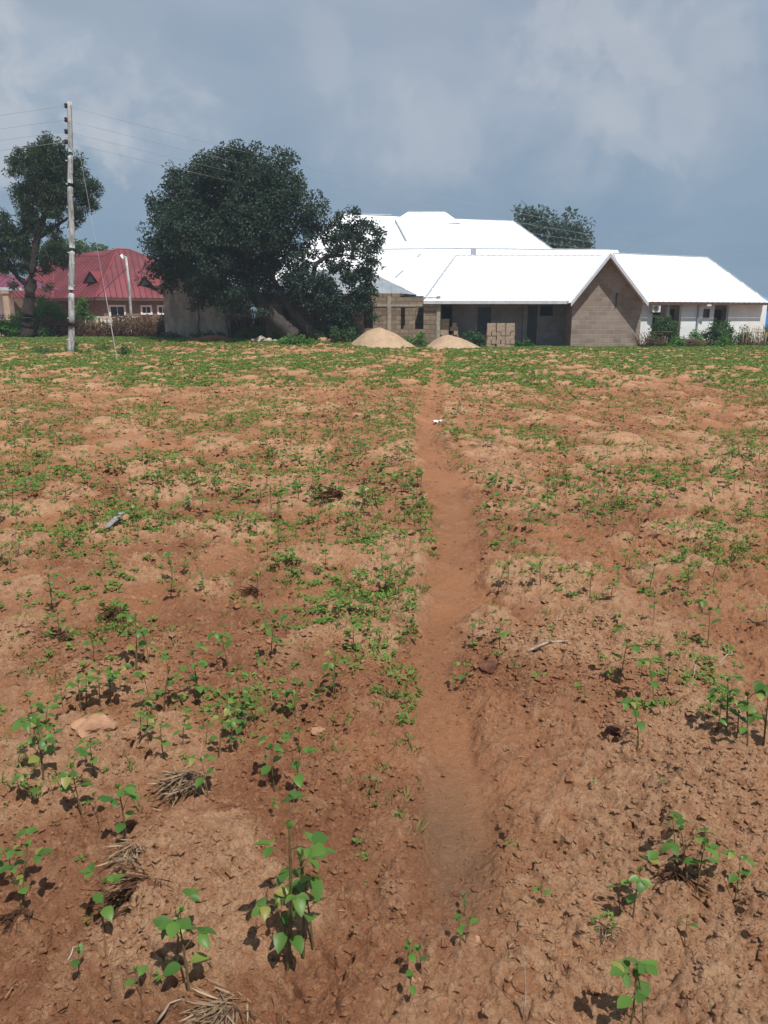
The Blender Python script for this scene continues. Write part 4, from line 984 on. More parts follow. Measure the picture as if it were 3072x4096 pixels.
mb = MB(); add_skel(mb, nodes, par, rad, st)
def wob(pts, seed=1):
    r_ = random.Random(seed); out = []
    for i in range(len(pts)-1):
        for k in range(4):
            q = pts[i]+(pts[i+1]-pts[i])*(k/4); out.append(q+Vector((r_.uniform(-.04, .04), r_.uniform(-.04, .04), r_.uniform(-.04, .04))))
    return out+[pts[-1]]
def lin(a, b, n_, seed=1):
    r_ = random.Random(seed); return [(a+(b-a)*i/(n_-1))*(1+r_.uniform(-.025, .025)) for i in range(n_)]
for pts_, r0_, r1_, sd in ((rootA, 0.46, 0.16, 1), (rootB, 0.33, 0.22, 2), (rootC, 0.17, 0.08, 3), (rootD, 0.18, 0.09, 4)):
    wp = wob(pts_, sd); mb.tube(wp, lin(r0_, r1_, len(wp), sd), 12)
mb.tube(wob([tp(1115, 1150, .2), tp(1080, 1080, .1), tp(1060, 1000, 0), tp(1080, 920, 0)], 7), 0.12, 9)
mb.build('trunk', M['bark'], bt, True)
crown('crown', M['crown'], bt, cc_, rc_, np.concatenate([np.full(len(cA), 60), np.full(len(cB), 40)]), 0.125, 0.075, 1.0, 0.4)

# the neem tree by the pole
NY = 44.0
ne = empty('neem_tree', (at(107, 1364, NY).x, NY, 0.42)); tag(ne, 'tall irregular tree with a single dark trunk behind the utility pole at the left', 'tree')
def zl1(lst): return [(a*0.497, 350+b*0.497, c_*0.497*1.12) + tuple(x) for (a, b, c_, *x) in lst]
nl = zl1([(370, 410, 38), (375, 480, 60), (150, 520, 38), (150, 600, 62), (320, 560, 75), (460, 520, 70), (130, 690, 55), (160, 770, 55), (320, 690, 110), (480, 650, 100), (640, 600, 45), (650, 690, 55), (170, 870, 62), (340, 850, 105),
          (520, 830, 95), (660, 800, 65), (740, 790, 48), (750, 950, 42), (690, 920, 60), (220, 960, 60), (440, 980, 80), (600, 1000, 60), (610, 1110, 42), (20, 1040, 45), (40, 1130, 60), (60, 1250, 85), (150, 1200, 70), (200, 1300, 70), (180, 1420, 70), (280, 1180, 60), (400, 1150, 60), (370, 1380, 60), (240, 1060, 70), (120, 1350, 85), (-20, 1330, 70), (30, 1450, 60),
          (440, 1310, 85), (510, 1390, 60), (380, 1450, 45), (120, 1600, 38), (380, 1600, 22), (-60, 1180, 90), (470, 1250, 50), (250, 1120, 45), (560, 1290, 50), (770, 830, 25), (250, 500, 30)])
cN, rN = lobes_to_clumps(pxlobes(nl, NY, 0.95), 38, 1.9, 0.27, 0.08, 0.8, 11)
def np_(px, py, dy=0): return at(px, py, NY+dy)
ra = [np_(108, 1372), np_(110, 1320), np_(112, 1250), np_(117, 1190), np_(124, 1140), np_(128, 1090), np_(135, 1040), np_(145, 980), np_(158, 920), np_(175, 860), np_(190, 790), np_(195, 700), np_(188, 620)]
rb = [np_(117, 1160), np_(98, 1130), np_(70, 1105), np_(45, 1070), np_(25, 1020)]
rc2 = [np_(130, 1060), np_(118, 990), np_(98, 920), np_(90, 860), np_(84, 790)]
rd = [np_(150, 950), np_(195, 925), np_(230, 900), np_(270, 870)]
sel = rng.choice(len(cN), min(260, len(cN)), replace=False)
nodes, par, rad, st = skeleton(None, [(ra, -1), (rb, 3), (rc2, 5), (rd, 7)], cN[sel], 0.010, 0.44, 0.14)
mb = MB(); add_skel(mb, nodes, par, rad, st)
for pts_, r0_, r1_, sd in ((ra, 0.36, 0.08, 11), (rb, 0.16, 0.08, 12), (rc2, 0.15, 0.07, 13), (rd, 0.12, 0.06, 14)):
    wp = wob(pts_, sd); mb.tube(wp, lin(r0_, r1_, len(wp), sd), 12)
mb.build('trunk', M['bark2'], ne, True)
crown('crown', M['neem'], ne, cN, rN, np.full(len(cN), 46), 0.14, 0.05, 1.0, 0.4)

# distant trees
def far_tree(lobes, Y, label, seed, mat='fartree', leaf=0.35, dens=0.5, name='tree', trunk=True, basez=0.0):
    L_ = pxlobes(lobes, Y, 0.9); c_, r_ = lobes_to_clumps(L_, dens, 2.5, 0.75, 0.05, 2, seed)
    cx = float(np.mean([l[0] for l in L_])); o = empty(name, (cx, Y, basez)); tag(o, label, 'tree')
    crown('crown', M[mat], o, c_, r_, np.full(len(c_), 50), leaf, leaf*0.5, 1.0, 0.8)
    mb = MB(); zt = float(np.mean([l[2] for l in L_])); mb.tube([(cx, Y, basez-0.2), (cx+0.1, Y, zt*0.5), (cx-0.1, Y, zt)], [0.5, 0.4, 0.2], 10)
    for l in L_: mb.tube([(cx-0.1, Y, zt*0.6), (l[0], l[1], l[2])], [0.22, 0.08], 6)
    mb.build('trunk', M['bark2'], o, True)
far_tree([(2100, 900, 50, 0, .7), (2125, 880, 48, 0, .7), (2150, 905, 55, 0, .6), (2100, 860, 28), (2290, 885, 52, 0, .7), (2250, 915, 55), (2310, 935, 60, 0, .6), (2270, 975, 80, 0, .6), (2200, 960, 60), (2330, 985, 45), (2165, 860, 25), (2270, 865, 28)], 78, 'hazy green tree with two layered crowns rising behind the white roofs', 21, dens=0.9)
far_tree([(320, 985, 34, 0, .7), (350, 1005, 40, 0, .6), (390, 1015, 26, 0, .5), (280, 1000, 45), (410, 1020, 14)], 74, 'green tree crown just above the red roof right of the pole', 22, dens=0.6, mat='bushdark')
far_tree([(20, 1150, 60), (-40, 1120, 90), (60, 1180, 40)], 70, 'green tree behind the maroon porch at the left edge', 24, dens=0.6, mat='bushdark')

# ------------------------------------------------------------------ bushes
def bush(px0, px1, py0, py1, Y, label, seed, mat='bush', name='bush', leaf=0.10, lw=0.06, cat='bush', dens=45, group=None, per=40, nl_=9, tall=False):
    a = at(px0, py1, Y); b = at(px1, py0, Y); zg = float(macro(np.array([a.x]), np.array([Y]))[0])-0.03
    r_ = np.random.default_rng(seed); w_ = b.x-a.x; top = b.z-zg; L_ = []
    for k in range(nl_):
        u = (k+0.5)/nl_+r_.uniform(-.04, .04); env = math.sin(math.pi*min(max(u, .04), .96))**0.45; h_ = top*env*r_.uniform(.8, 1.15)
        rx = w_/nl_*r_.uniform(.75, 1.1); L_.append((a.x+w_*u, Y+r_.uniform(-.35, .35)*min(1.2, w_*.4), zg+h_*0.5, rx, min(rx, .8)+.15, h_*0.5))
    c_, rr2 = lobes_to_clumps(L_, dens, 2.6, 0.17, 0.0, 1, seed)
    o = empty(name, ((a.x+b.x)/2, Y, zg)); tag(o, label, cat, group)
    crown('foliage', M[mat], o, c_, rr2, np.full(len(c_), per), leaf, lw, 1.1, 0.5)
    mb = MB()
    for l in L_:
        for k in range(2): mb.tube([((a.x+b.x)/2+(l[0]-(a.x+b.x)/2)*0.6, l[1]*0.5+Y*0.5, zg-0.03), (l[0]+r_.uniform(-.1, .1), l[1], l[2]+r_.uniform(0, 1)*l[5]*0.7)], [0.03, 0.012], 5)
    mb.build('stems', M['bark2'], o, True); return o
bush(30, 300, 1195, 1350, 47.5, 'wide bright green bush between the dark tree trunk and the pole', 31, nl_=11)
bush(-60, 105, 1265, 1372, 45.5, 'low bright green bush left of the dark tree trunk at the edge', 32, nl_=8)
bush(115, 205, 1290, 1372, 45.3, 'low grey-green bush just right of the dark tree trunk', 33, mat='bushdark', nl_=6)
bush(308, 352, 1188, 1300, 49, 'slim upright bush right of the pole before a red house window', 34, nl_=4)
bush(335, 400, 1255, 1345, 48.5, 'small bush left of the white balustrade', 35, nl_=4)
bush(645, 720, 1330, 1384, 43.4, 'low dull weeds at the left foot of the plastered house', 36, mat='bushdark', nl_=6)
bush(770, 905, 1325, 1372, 43.2, 'low weeds along the foot of the plastered wall', 37, mat='bushdark', nl_=7)
bush(935, 1130, 1308, 1385, 42.8, 'green mound of weeds behind the big tree trunks', 38, nl_=10)
bush(1085, 1180, 1318, 1360, 41.8, 'green weeds between the two leaning trunks', 39, nl_=6)
bush(1118, 1262, 1338, 1406, 39.3, 'round bright green shrub in front of the leaning trunks', 40, nl_=8, leaf=0.12)
bush(1260, 1440, 1300, 1396, 40.9, 'spreading green weeds left of the broad sand heap', 41, mat='bushdark', nl_=11)
bush(1305, 1425, 1222, 1340, 41.8, 'leafy sapling bush against the block shell wall', 42, mat='bushdark', nl_=7)
bush(1600, 1725, 1340, 1388, 41.3, 'green weeds in the dip between the two sand heaps', 43, nl_=7)
bush(1850, 1945, 1326, 1375, 42.4, 'green weeds behind the smaller sand heap', 44, mat='bushdark', nl_=6)
bush(2050, 2120, 1352, 1386, 41.9, 'low weeds right of the square block stack', 45, mat='bushdark', nl_=5)
bush(2590, 2728, 1240, 1372, 42.0, 'tall dark green shrub below the air conditioner', 46, mat='bushdark', nl_=9)
bush(2680, 2735, 1342, 1386, 41.3, 'small bright weed clump before the tall dark shrub', 47, nl_=4)
bush(2742, 2812, 1320, 1378, 42.2, 'bright green weeds below the downpipe of the white building', 48, nl_=6)
bush(2800, 2950, 1274, 1380, 42.6, 'broad-leaved green bush before the second dark door of the white building', 49, mat='bushdark', nl_=10)
bush(2945, 3010, 1300, 1370, 43.0, 'thin green bush left of the pale stick fence', 50, mat='bushdark', nl_=5)
bush(3050, 3110, 1260, 1380, 43.0, 'dark green bush at the right edge under the blue shed', 51, mat='bushdark', nl_=5)
bush(2880, 2910, 1350, 1388, 41.0, 'small yellow-green weed in front of the broad-leaved bush', 52, nl_=3)
bush(150, 205, 1385, 1440, 34.3, 'dark green weed tuft left of the pole foot', 53, mat='bushdark', nl_=4, leaf=0.07, lw=.04)
bush(225, 340, 1385, 1432, 34.9, 'green weeds around the foot of the pole', 54, nl_=7, leaf=0.07, lw=.04)
bush(485, 512, 1375, 1432, 33.0, 'single dark weed stalk right of the guy wire foot', 55, mat='bushdark', nl_=2, leaf=0.07, lw=.04)
bush(380, 430, 1362, 1400, 36.5, 'low green weed clump left of the guy wire', 56, nl_=4, leaf=0.07, lw=.04)

# brush fences and heaps of dead stalks
def stick_fence(name, px0, px1, py0, py1, Y, n_, mat, label, seed, lean=0.12, rad_=(0.012, 0.03), cat='fence', sag=0.25, dY=0.3):
    r_ = random.Random(seed); mb = MB()
    for k in range(n_):
        px = px0+(px1-px0)*(k+r_.random())/n_; a = at(px, py1, Y+r_.uniform(-dY, dY)); zg = float(macro(np.array([a.x]), np.array([a.y]))[0])
        h_ = (at(px, py0, Y).z-zg)*(1-sag*r_.random()-0.25*(r_.random() < 0.25))
        p0_ = Vector((a.x, a.y, zg-0.05)); p1_ = Vector((a.x+r_.uniform(-lean, lean)*3*h_*0.5, a.y+r_.uniform(-.1, .1), zg+h_))
        mid_ = (p0_+p1_)/2+Vector((r_.uniform(-.05, .05), 0, 0)); q = r_.uniform(*rad_); mb.tube([p0_, mid_, p1_], [q, q*.8, q*.5], 5)
    for k in range(max(2, n_//14)):
        px = px0+(px1-px0)*r_.random(); a = at(px, py1, Y-dY); zg = float(macro(np.array([a.x]), np.array([a.y]))[0]); z = zg+r_.uniform(.25, .9)*(at(px, py0, Y).z-zg)
        l_ = r_.uniform(.5, 1.1); mb.tube([(a.x-l_/2, a.y, z+r_.uniform(-.1, .1)), (a.x+l_/2, a.y, z+r_.uniform(-.1, .1))], 0.018, 5)
    return tag(mb.build(name, M[mat], None, True), label, cat)
stick_fence('brush_fence', 150, 322, 1268, 1362, 46.2, 210, 'sticks', 'dark brown brush fence of dry stalks behind the pole', 1)
stick_fence('brush_fence', 322, 460, 1262, 1362, 46.6, 110, 'sticks_pale', 'paler tangle of dry stalks in the fence below the balustrade', 2, 0.2)
stick_fence('brush_fence', 455, 665, 1258, 1360, 46.0, 270, 'sticks', 'dense dark brown brush fence left of the plastered house', 3)
stick_fence('brush_fence', 918, 1050, 1240, 1362, 44.2, 170, 'sticks', 'tall reddish brown stalk fence between the plastered house and the big tree', 4)
stick_fence('brush_fence', 975, 1060, 1235, 1362, 44.9, 60, 'sticks_pale', 'pale dry stalks behind the reddish stalk fence', 5)
stick_fence('stick_fence', 2960, 3060, 1302, 1380, 42.6, 46, 'sticks_pale', 'pale stick fence at the right end of the white building', 6, 0.1, (0.015, 0.028))
stick_fence('brush_heap', 2552, 2660, 1322, 1392, 41.6, 90, 'sticks', 'grey-brown heap of dead brush at the right foot of the pointed gable', 7, 0.6, (0.008, 0.02), 'brush heap', 0.5)
stick_fence('brush_heap', 2715, 2830, 1350, 1390, 41.5, 80, 'sticks', 'low heap of dry brown brush before the downpipe', 8, 0.9, (0.008, 0.02), 'brush heap', 0.5)
def rag(px0, px1, py0, py1, Y, label, seed, mat='straw', n_=500):
    r_ = np.random.default_rng(seed); a = at(px0, py1, Y); b = at(px1, py0, Y); zg = float(macro(np.array([a.x]), np.array([Y]))[0])
    P = np.stack([r_.uniform(a.x, b.x, n_), r_.uniform(Y-.5, Y+.3, n_), zg+(b.z-zg)*r_.random(n_)**1.3], -1)
    lv = Leaves(); lv.add(P, randdir(n_, r_), randdir(n_, r_), 0.16*np.ones(n_), 0.05*np.ones(n_), r_.random(n_)*0.6); return lv
lv = Leaves()
for args in ((150, 330, 1270, 1360, 45.9, 1), (455, 665, 1262, 1355, 45.7, 2), (330, 455, 1290, 1360, 46.2, 3)):
    l2 = rag(*args[:5], '', args[5], n_=900)
    for k in ('P', 'A', 'Nn', 'L', 'W', 'v'): getattr(lv, k).extend(getattr(l2, k))
M['deadleaf'] = leafmat('dead_brown_leaf', (0.08, 0.038, 0.022), (0.22, 0.12, 0.075), 0.1, 0.9, 0.1)
tag(lv.build('dead_leaves', M['deadleaf']), 'dead brown leaves caught in the brush fence', None, None, 'stuff')

def rock_mesh(mb, c, rx, ry, rz, seed, sub=2):
    r_ = random.Random(seed); import bmesh as _bm
    b = _bm.new(); _bm.ops.create_icosphere(b, subdivisions=sub, radius=1)
    k = len(mb.v); ph_ = [r_.uniform(0, 9) for _ in range(6)]
    for v in b.verts:
        p = v.co; d = 1+0.16*math.sin(p.x*3+ph_[0])*math.sin(p.y*3.4+ph_[1])+0.12*math.sin(p.z*5+ph_[2]+p.x*4)+r_.uniform(-.07, .07)
        mb.v.append((c[0]+p.x*rx*d, c[1]+p.y*ry*d, c[2]+p.z*rz*d))
    for f in b.faces: mb.f.append(tuple(k+v.index for v in f.verts)); mb.m.append(0)
    b.free()
rr_ = random.Random(12)
for k, (px, py, w_) in enumerate([(1045, 1352, .5), (1075, 1358, .35), (1015, 1356, .3), (1100, 1362, .25), (1130, 1358, .3), (1290, 1372, .45), (1325, 1376, .35)]):
    q = at(px, py, 40.6); zg = float(macro(np.array([q.x]), np.array([40.6]))[0]); mb = MB(); rock_mesh(mb, (q.x, 40.6, zg+w_*0.15), w_*.6, w_*.5, w_*.42, k)
    tag(mb.build('rubble_stone', M['rubble'] if k < 5 else M['stone'], origin=(q.x, 40.6, zg)), 'pale rubble stone lying in the weeds left of the leaning trunks' if k < 5 else 'brown stone in the weeds right of the leaning trunks', 'stone', 'rubble stones under the big tree')
mb = MB(); q = at(830, 1365, 42.2); rock_mesh(mb, (q.x, 42.2, 0.30), 1.3, .7, .28, 44, 3); tag(mb.build('soil_heap', M['soil']), 'low heap of orange earth at the foot of the plastered wall', 'soil heap')

# ------------------------------------------------------------------ field plants: bean seedlings
def bean_leaf(vs, fs, base, ax, nm, L, Wd, fold, droop):
    ax = ax.normalized(); side = ax.cross(nm).normalized(); nm = side.cross(ax)
    k = len(vs); st_ = [(0, .05), (.12, .55), (.3, .96), (.5, 1.0), (.7, .82), (.87, .45), (1, .02)]
    for t_, w_ in st_:
        c_ = base+ax*L*t_*(1-0.15*droop*t_)-nm*L*droop*t_*t_
        e_ = side*Wd*0.5*w_; u_ = nm*Wd*0.5*w_*fold
        vs += [c_-e_+u_, c_, c_+e_+u_]
    for i in range(len(st_)-1):
        a = k+i*3; fs += [(a, a+1, a+4, a+3), (a+1, a+2, a+5, a+4)]
def make_seedling(nodes_, H_, LL, seed, spread=1.0):
    """unit plant: list of nodes (height fraction, kind, azimuth); kind 'pair' two single leaves, 'tri' trifoliate on a petiole, 'bud'"""
    r_ = random.Random(seed); root = empty('bean_seedling'); mb = MB()
    bend = Vector((r_.uniform(-.12, .12), r_.uniform(-.12, .12), 0))
    def sp_(t_): return Vector((bend.x*t_*t_*H_, bend.y*t_*t_*H_, H_*t_))
    mb.tube([sp_(0)+Vector((0, 0, -.02)), sp_(.35), sp_(.7), sp_(1)], [0.0030*H_/.16, 0.0026*H_/.16, 0.002*H_/.16, 0.0012*H_/.16], 6)
    vs, fs, vv = [], [], []
    def leaf(b, d_, L, up=0.9):
        n0 = len(fs); nm = Vector((r_.uniform(-.35, .35), r_.uniform(-.45, .15), up)); w_ = L*r_.uniform(.62, .78)
        bean_leaf(vs, fs, b, d_, nm, L, w_, r_.uniform(.1, .5), r_.uniform(-.05, .45)); q = r_.random(); vv.extend([q]*(len(fs)-n0))
    for t_, kind, az in nodes_:
        b = sp_(t_)
        if kind == 'pair':
            for s_ in (0, math.pi):
                a_ = az+s_+r_.uniform(-.3, .3); d_ = Vector((math.cos(a_), math.sin(a_), r_.uniform(.0, .7))); pe = b+d_*LL*.22
                mb.tube([b, pe], 0.0012, 4); leaf(pe, Vector((d_.x, d_.y, d_.z-.15)), LL*r_.uniform(.85, 1.1))
        elif kind == 'tri':
            d_ = Vector((math.cos(az), math.sin(az), r_.uniform(.5, 1.2))).normalized(); pl = LL*r_.uniform(.6, 1.1)*spread; pe = b+d_*pl
            mb.tube([b, b+d_*pl*.5+Vector((0, 0, .006)), pe], [.0016, .0013, .001], 4)
            for da, sc in ((0, 1.0), (1.25, .8), (-1.25, .8)):
                a_ = az+da; leaf(pe+Vector((math.cos(a_), math.sin(a_), 0))*LL*.03, Vector((math.cos(a_), math.sin(a_), r_.uniform(-.35, .35))), LL*sc*r_.uniform(.8, 1.05))
        else:
            for da in (0, 2.2, 4.1): leaf(b, Vector((math.cos(az+da)*.5, math.sin(az+da)*.5, 1)), LL*.42, .3)
    mb.build('stem', M['stem'], root)
    np_mesh('leaves', np.array([tuple(v) for v in vs]), np.array(fs), M['leaf'], root, smooth=True, attr=[('v', 'FACE', np.array(vv))])
    root['H'] = H_; return root
pro = {'s': [], 'm': [], 't': [], 'b': []}
for k in range(4): pro['s'].append(make_seedling([(.75, 'pair', k*1.7), (1, 'bud', k)], .09, .032, 100+k))
for k in range(6): pro['m'].append(make_seedling([(.6, 'pair', k*1.3+.4), (.85, 'tri', k*2.1+1), (1, 'tri', k*2.1+3.4), (1, 'bud', k)], .15, .047, 200+k))
for k in range(6): pro['t'].append(make_seedling([(.4, 'pair', k*1.1), (.6, 'tri', k*1.9), (.78, 'tri', k*1.9+2.6), (.95, 'tri', k*1.9+4.4), (1, 'bud', k)], .21, .056, 300+k))
for k in range(2): pro['b'].append(make_seedling([(.22, 'pair', .4+k), (.35, 'tri', 3.3+k), (.5, 'tri', .3+k), (.62, 'tri', 2.2), (.74, 'tri', 4.6+k), (.86, 'tri', 0.9), (1, 'tri', 3.0), (1, 'bud', k)], .34, .046, 400+k, 1.5))
cnt_s = [0]; used_proto = set()
def place_seed(px, py, hpx, label, group=None, kind=None, rz=None, gp=None, hh=None):
    g = gp if gp is not None else gpt(px, py)
    if hh is None:
        top = at(px, py-hpx, g.y); hh = max(0.03, (top.z-g.z)*1.0)
    if kind is None: kind = 's' if hh < .095 else ('m' if hh < .19 else ('t' if hh < .32 else 'b'))
    i = cnt_s[0]; cnt_s[0] += 1; src = pro[kind][i % len(pro[kind])]; r_ = random.Random(i*7+1)
    if src.name in used_proto:
        o = src.copy(); C.objects.link(o)
        for ch in src.children:
            c_ = ch.copy(); C.objects.link(c_); c_.parent = o
    else: o = src; used_proto.add(src.name)
    s_ = hh/src['H']; sxy = 0.88*(s_**0.6)
    o.location = g; o.rotation_euler = (r_.uniform(-.12, .12), r_.uniform(-.12, .12), rz if rz is not None else r_.uniform(0, 6.28)); o.scale = (sxy, sxy, s_**0.9)
    tag(o, label, 'seedling', group or 'bean seedlings growing in the field'); return o
GB = 'bean seedlings growing in the field'
K = 0.9259
def A_s(zx, zy): return zx*K, 3100+zy*K
def B_s(zx, zy): return 1536+zx*K, 3100+zy*K
named = [
 (1153, 3850, 560, 'tallest leafy bean plant, left of the footpath end at the bottom', 'b'), (1215, 3790, 330, 'second leafy bean plant touching the tallest one on its right', 't'),
 (1250, 3757, 290, 'bean plant with large round leaves just right of the tallest one', 't'), (1165, 3840, 230, 'short bean seedling at the foot of the tallest plant', 'm'),
 (759, 3989, 300, 'bean seedling with long bare stem rising from the dry grass at the bottom left', 't'), (708, 3831, 170, 'slim bean seedling behind the long-stemmed one at the bottom left', 'm'),
 (569, 4012, 120, 'tiny bean sprout nearest the bottom edge left of the dry grass', 's'), (412, 3748, 190, 'thin pale-stemmed seedling in the bottom left field', 'm'),
 (93, 3655, 240, 'bean seedling with one very large leaf at the lower left edge', 't'), (60, 3560, 160, 'bean seedling behind the very large leaf at the left edge', 'm'),
 (505, 3378, 215, 'bean seedling standing over the small straw tuft', 't'), (329, 3262, 190, 'bean seedling with two round top leaves left of the small straw tuft', 'm'),
 (393, 3285, 100, 'small sprout right of the round-leaved seedling', 's'), (1190, 3211, 200, 'upright bean seedling casting a dark shadow left of the damp path', 'm'),
 (1097, 3155, 160, 'bean seedling left of the upright one near the damp path', 'm'), (1085, 3270, 70, 'small sprout above the tallest plant', 's'), (315, 3910, 110, 'yellowish sprout near the bottom left corner', 's'),
 (1842, 3780, 110, 'little seedling beside a pale stone right of the footpath end', 's'), (1862, 3770, 100, 'twin seedling beside the pale stone at the footpath end', 's'),
 (1633, 3906, 130, 'left sprout of three near the bottom centre', 's'), (1685, 3912, 100, 'right sprout of three near the bottom centre', 's'), (1638, 4017, 115, 'sprout nearest the bottom edge in the centre', 's'),
 (2166, 3637, 80, 'thin dark sprout on bare soil right of the damp path', 's'), (2480, 3655, 130, 'seedling beside the small grass tuft at the lower right', 's'), (2531, 3674, 180, 'taller seedling beside the small grass tuft at the lower right', 'm'),
 (2749, 3535, 200, 'bright bushy bean seedling on pale crumbly soil at the lower right', 't'), (2790, 3540, 150, 'darker seedling against the bright bushy one at the lower right', 'm'), (2943, 3577, 115, 'small seedling near the lower right edge', 'm'),
 (2703, 3364, 100, 'small sprout on the pale soil mound at the right', 's'), (2735, 3776, 95, 'small sprout below the bright bushy seedling', 's'), (2522, 4110, 220, 'left bean seedling of the pair cut by the bottom edge', 'm'),
 (2575, 4096, 200, 'right bean seedling of the pair cut by the bottom edge', 'm'), (1860, 3655, 60, 'tiny sprout at the lower end of the footpath', 's'),
 (2555, 2985, 170, 'dark bean seedling with a strong shadow on rough soil right of the path', 'm'), (2906, 2940, 210, 'bushy bean plant at the right edge of the field', 't'), (2990, 2985, 190, 'bean plant behind the bushy one at the right edge', 't'),
 (3055, 2970, 220, 'bean plant cut by the right edge', 't'), (2870, 2930, 100, 'low seedling left of the bushy plant at the right edge', 'm'), (2950, 2935, 120, 'seedling in the middle of the right edge clump', 'm'),
 (2615, 2820, 160, 'slim bean seedling above the dark one right of the path', 'm'), (2480, 2720, 160, 'bean seedling right of the bleached stick', 'm'), (2670, 2740, 90, 'short seedling right of the bleached stick', 's'),
 (1892, 2595, 110, 'left seedling of the pair on the right path edge', 's'), (1998, 2605, 115, 'right seedling of the pair on the right path edge', 'm'), (2165, 2570, 45, 'sprout just above the bleached stick', 's'),
 (2050, 2710, 65, 'sprout right of the dark round clod', 's'), (1290, 0, 0, '', ''),
]
for px, py, h_, lab, kd in named:
    if lab: place_seed(px, py, h_, lab, None, kd)
CC = [(225, 160, 140), (120, 240, 75), (260, 270, 90), (645, 380, 100), (590, 400, 190), (405, 400, 100), (985, 410, 130), (1170, 350, 140), (1105, 420, 70), (1465, 175, 110), (1530, 330, 100), (1440, 540, 150), (1455, 545, 120), (860, 550, 180), (815, 540, 70), (710, 590, 160),
      (660, 620, 160), (350, 590, 120), (480, 560, 140), (270, 560, 50), (1040, 560, 90), (1105, 540, 80), (1175, 460, 50), (1245, 600, 80), (1280, 620, 90), (1385, 600, 90), (1240, 620, 100), (240, 780, 140), (185, 860, 200), (180, 780, 140), (610, 710, 110), (640, 720, 100),
      (710, 800, 130), (790, 740, 100), (890, 740, 90), (945, 800, 130), (1025, 770, 110), (1000, 700, 130), (410, 870, 130), (90, 960, 90), (140, 940, 60), (900, 970, 140), (1290, 750, 80), (1600, 930, 60), (1150, 850, 60), (1500, 680, 60), (370, 560, 110), (430, 520, 90),
      (1010, 640, 100), (960, 620, 80), (1060, 680, 90), (1100, 640, 80), (30, 720, 40), (230, 940, 70), (520, 500, 80), (200, 660, 90), (150, 690, 110), (880, 660, 80), (1560, 190, 100), (1600, 270, 60), (1620, 180, 80), (330, 180, 60), (880, 60, 60), (820, 40, 50), (1110, 90, 80), (1260, 100, 60)]
DD = [(65, 110, 80), (5, 90, 100), (20, 60, 80), (490, 70, 90), (535, 50, 80), (890, 90, 100), (960, 100, 50), (1145, 70, 100), (740, 90, 50), (1530, 100, 40), (1165, 200, 100), (1230, 160, 60), (1395, 320, 150), (1540, 250, 50), (1595, 240, 50), (1650, 240, 80), (1300, 310, 60), (1130, 440, 60),
      (410, 240, 40), (715, 310, 40), (1150, 330, 50), (1225, 470, 60), (295, 500, 60), (345, 500, 90), (1530, 680, 80), (905, 920, 30), (1200, 920, 30), (870, 560, 50), (130, 300, 40), (1290, 140, 50), (1010, 60, 70), (1600, 60, 50), (100, 270, 40)]
def place_words(px, py):
    cols = ['far left edge', 'left third', 'left of centre', 'left path edge', 'right path edge', 'right of centre', 'right third', 'far right edge']
    c_ = cols[int(np.searchsorted([330, 800, 1350, 1750, 2000, 2450, 2850], px))]
    rows = [(1750, 'just short of the tree shade'), (1950, 'level with the white wrapper'), (2080, 'behind the grey wood offcut'), (2200, 'level with the grey wood offcut'), (2320, 'before the grey wood offcut'), (2450, 'level with the dark rim stick'), (2600, 'behind the bleached stick'), (2750, 'level with the bleached stick'), (2950, 'level with the large pale stone'), (3150, 'level with the long straw clump'), (9999, 'below the straw clumps')]
    for lim, t_ in rows:
        if py < lim: return c_, t_
def zone(px, py):
    if px < 1000: a = 'left field'
    elif px < 1750: a = 'ground just left of the footpath'
    elif px < 2350: a = 'ground just right of the footpath'
    else: a = 'right field'
    return a
def sized(hh): return 'tiny' if hh < 60 else ('small' if hh < 95 else ('medium' if hh < 135 else 'tall'))
def band(py): return 'lower' if py > 2950 else ('middle' if py > 2500 else 'upper')
for L_, x0_ in ((CC, 0), (DD, 1536)):
    for zx, zy, h_ in L_:
        px, py = x0_+zx*K, 2300+zy*K
        place_seed(px, py, h_*1.02, '%s bean seedling at the %s, %s' % ((sized(h_),)+place_words(px, py)), None)
# denser seedlings further off, the nearest ones as things
r_ = np.random.default_rng(44); n_left = 300-cnt_s[0]; cand = []
while len(cand) < 700:
    py = 2420-(2420-1500)*r_.random()**0.8; px = r_.uniform(-60, 3130); g = gxy(px, py)
    d_, w_ = pathdist(np.array([g.x]), np.array([g.y]))
    if abs(d_[0]) < 1.15: continue
    den = 0.30+0.8*float(fbm(np.array([g.x/1.1]), np.array([g.y/1.1]), 3, 201)[0])+(0.25 if px < 1700 else -0.02)
    if py > 2150: den *= 0.55
    if r_.random() > max(0.03, den): continue
    cand.append((py, px))
cand.sort(reverse=True)
def far_h(py): return None
for py, px in cand[:n_left]:
    hh = r_.uniform(.06, .145); g = gpt(px, py)
    sz_ = 'short' if hh < .11 else 'tall'
    place_seed(px, py, 0, '%s bean seedling at the %s, %s' % ((sz_,)+place_words(px, py)), None, None, gp=g, hh=hh)
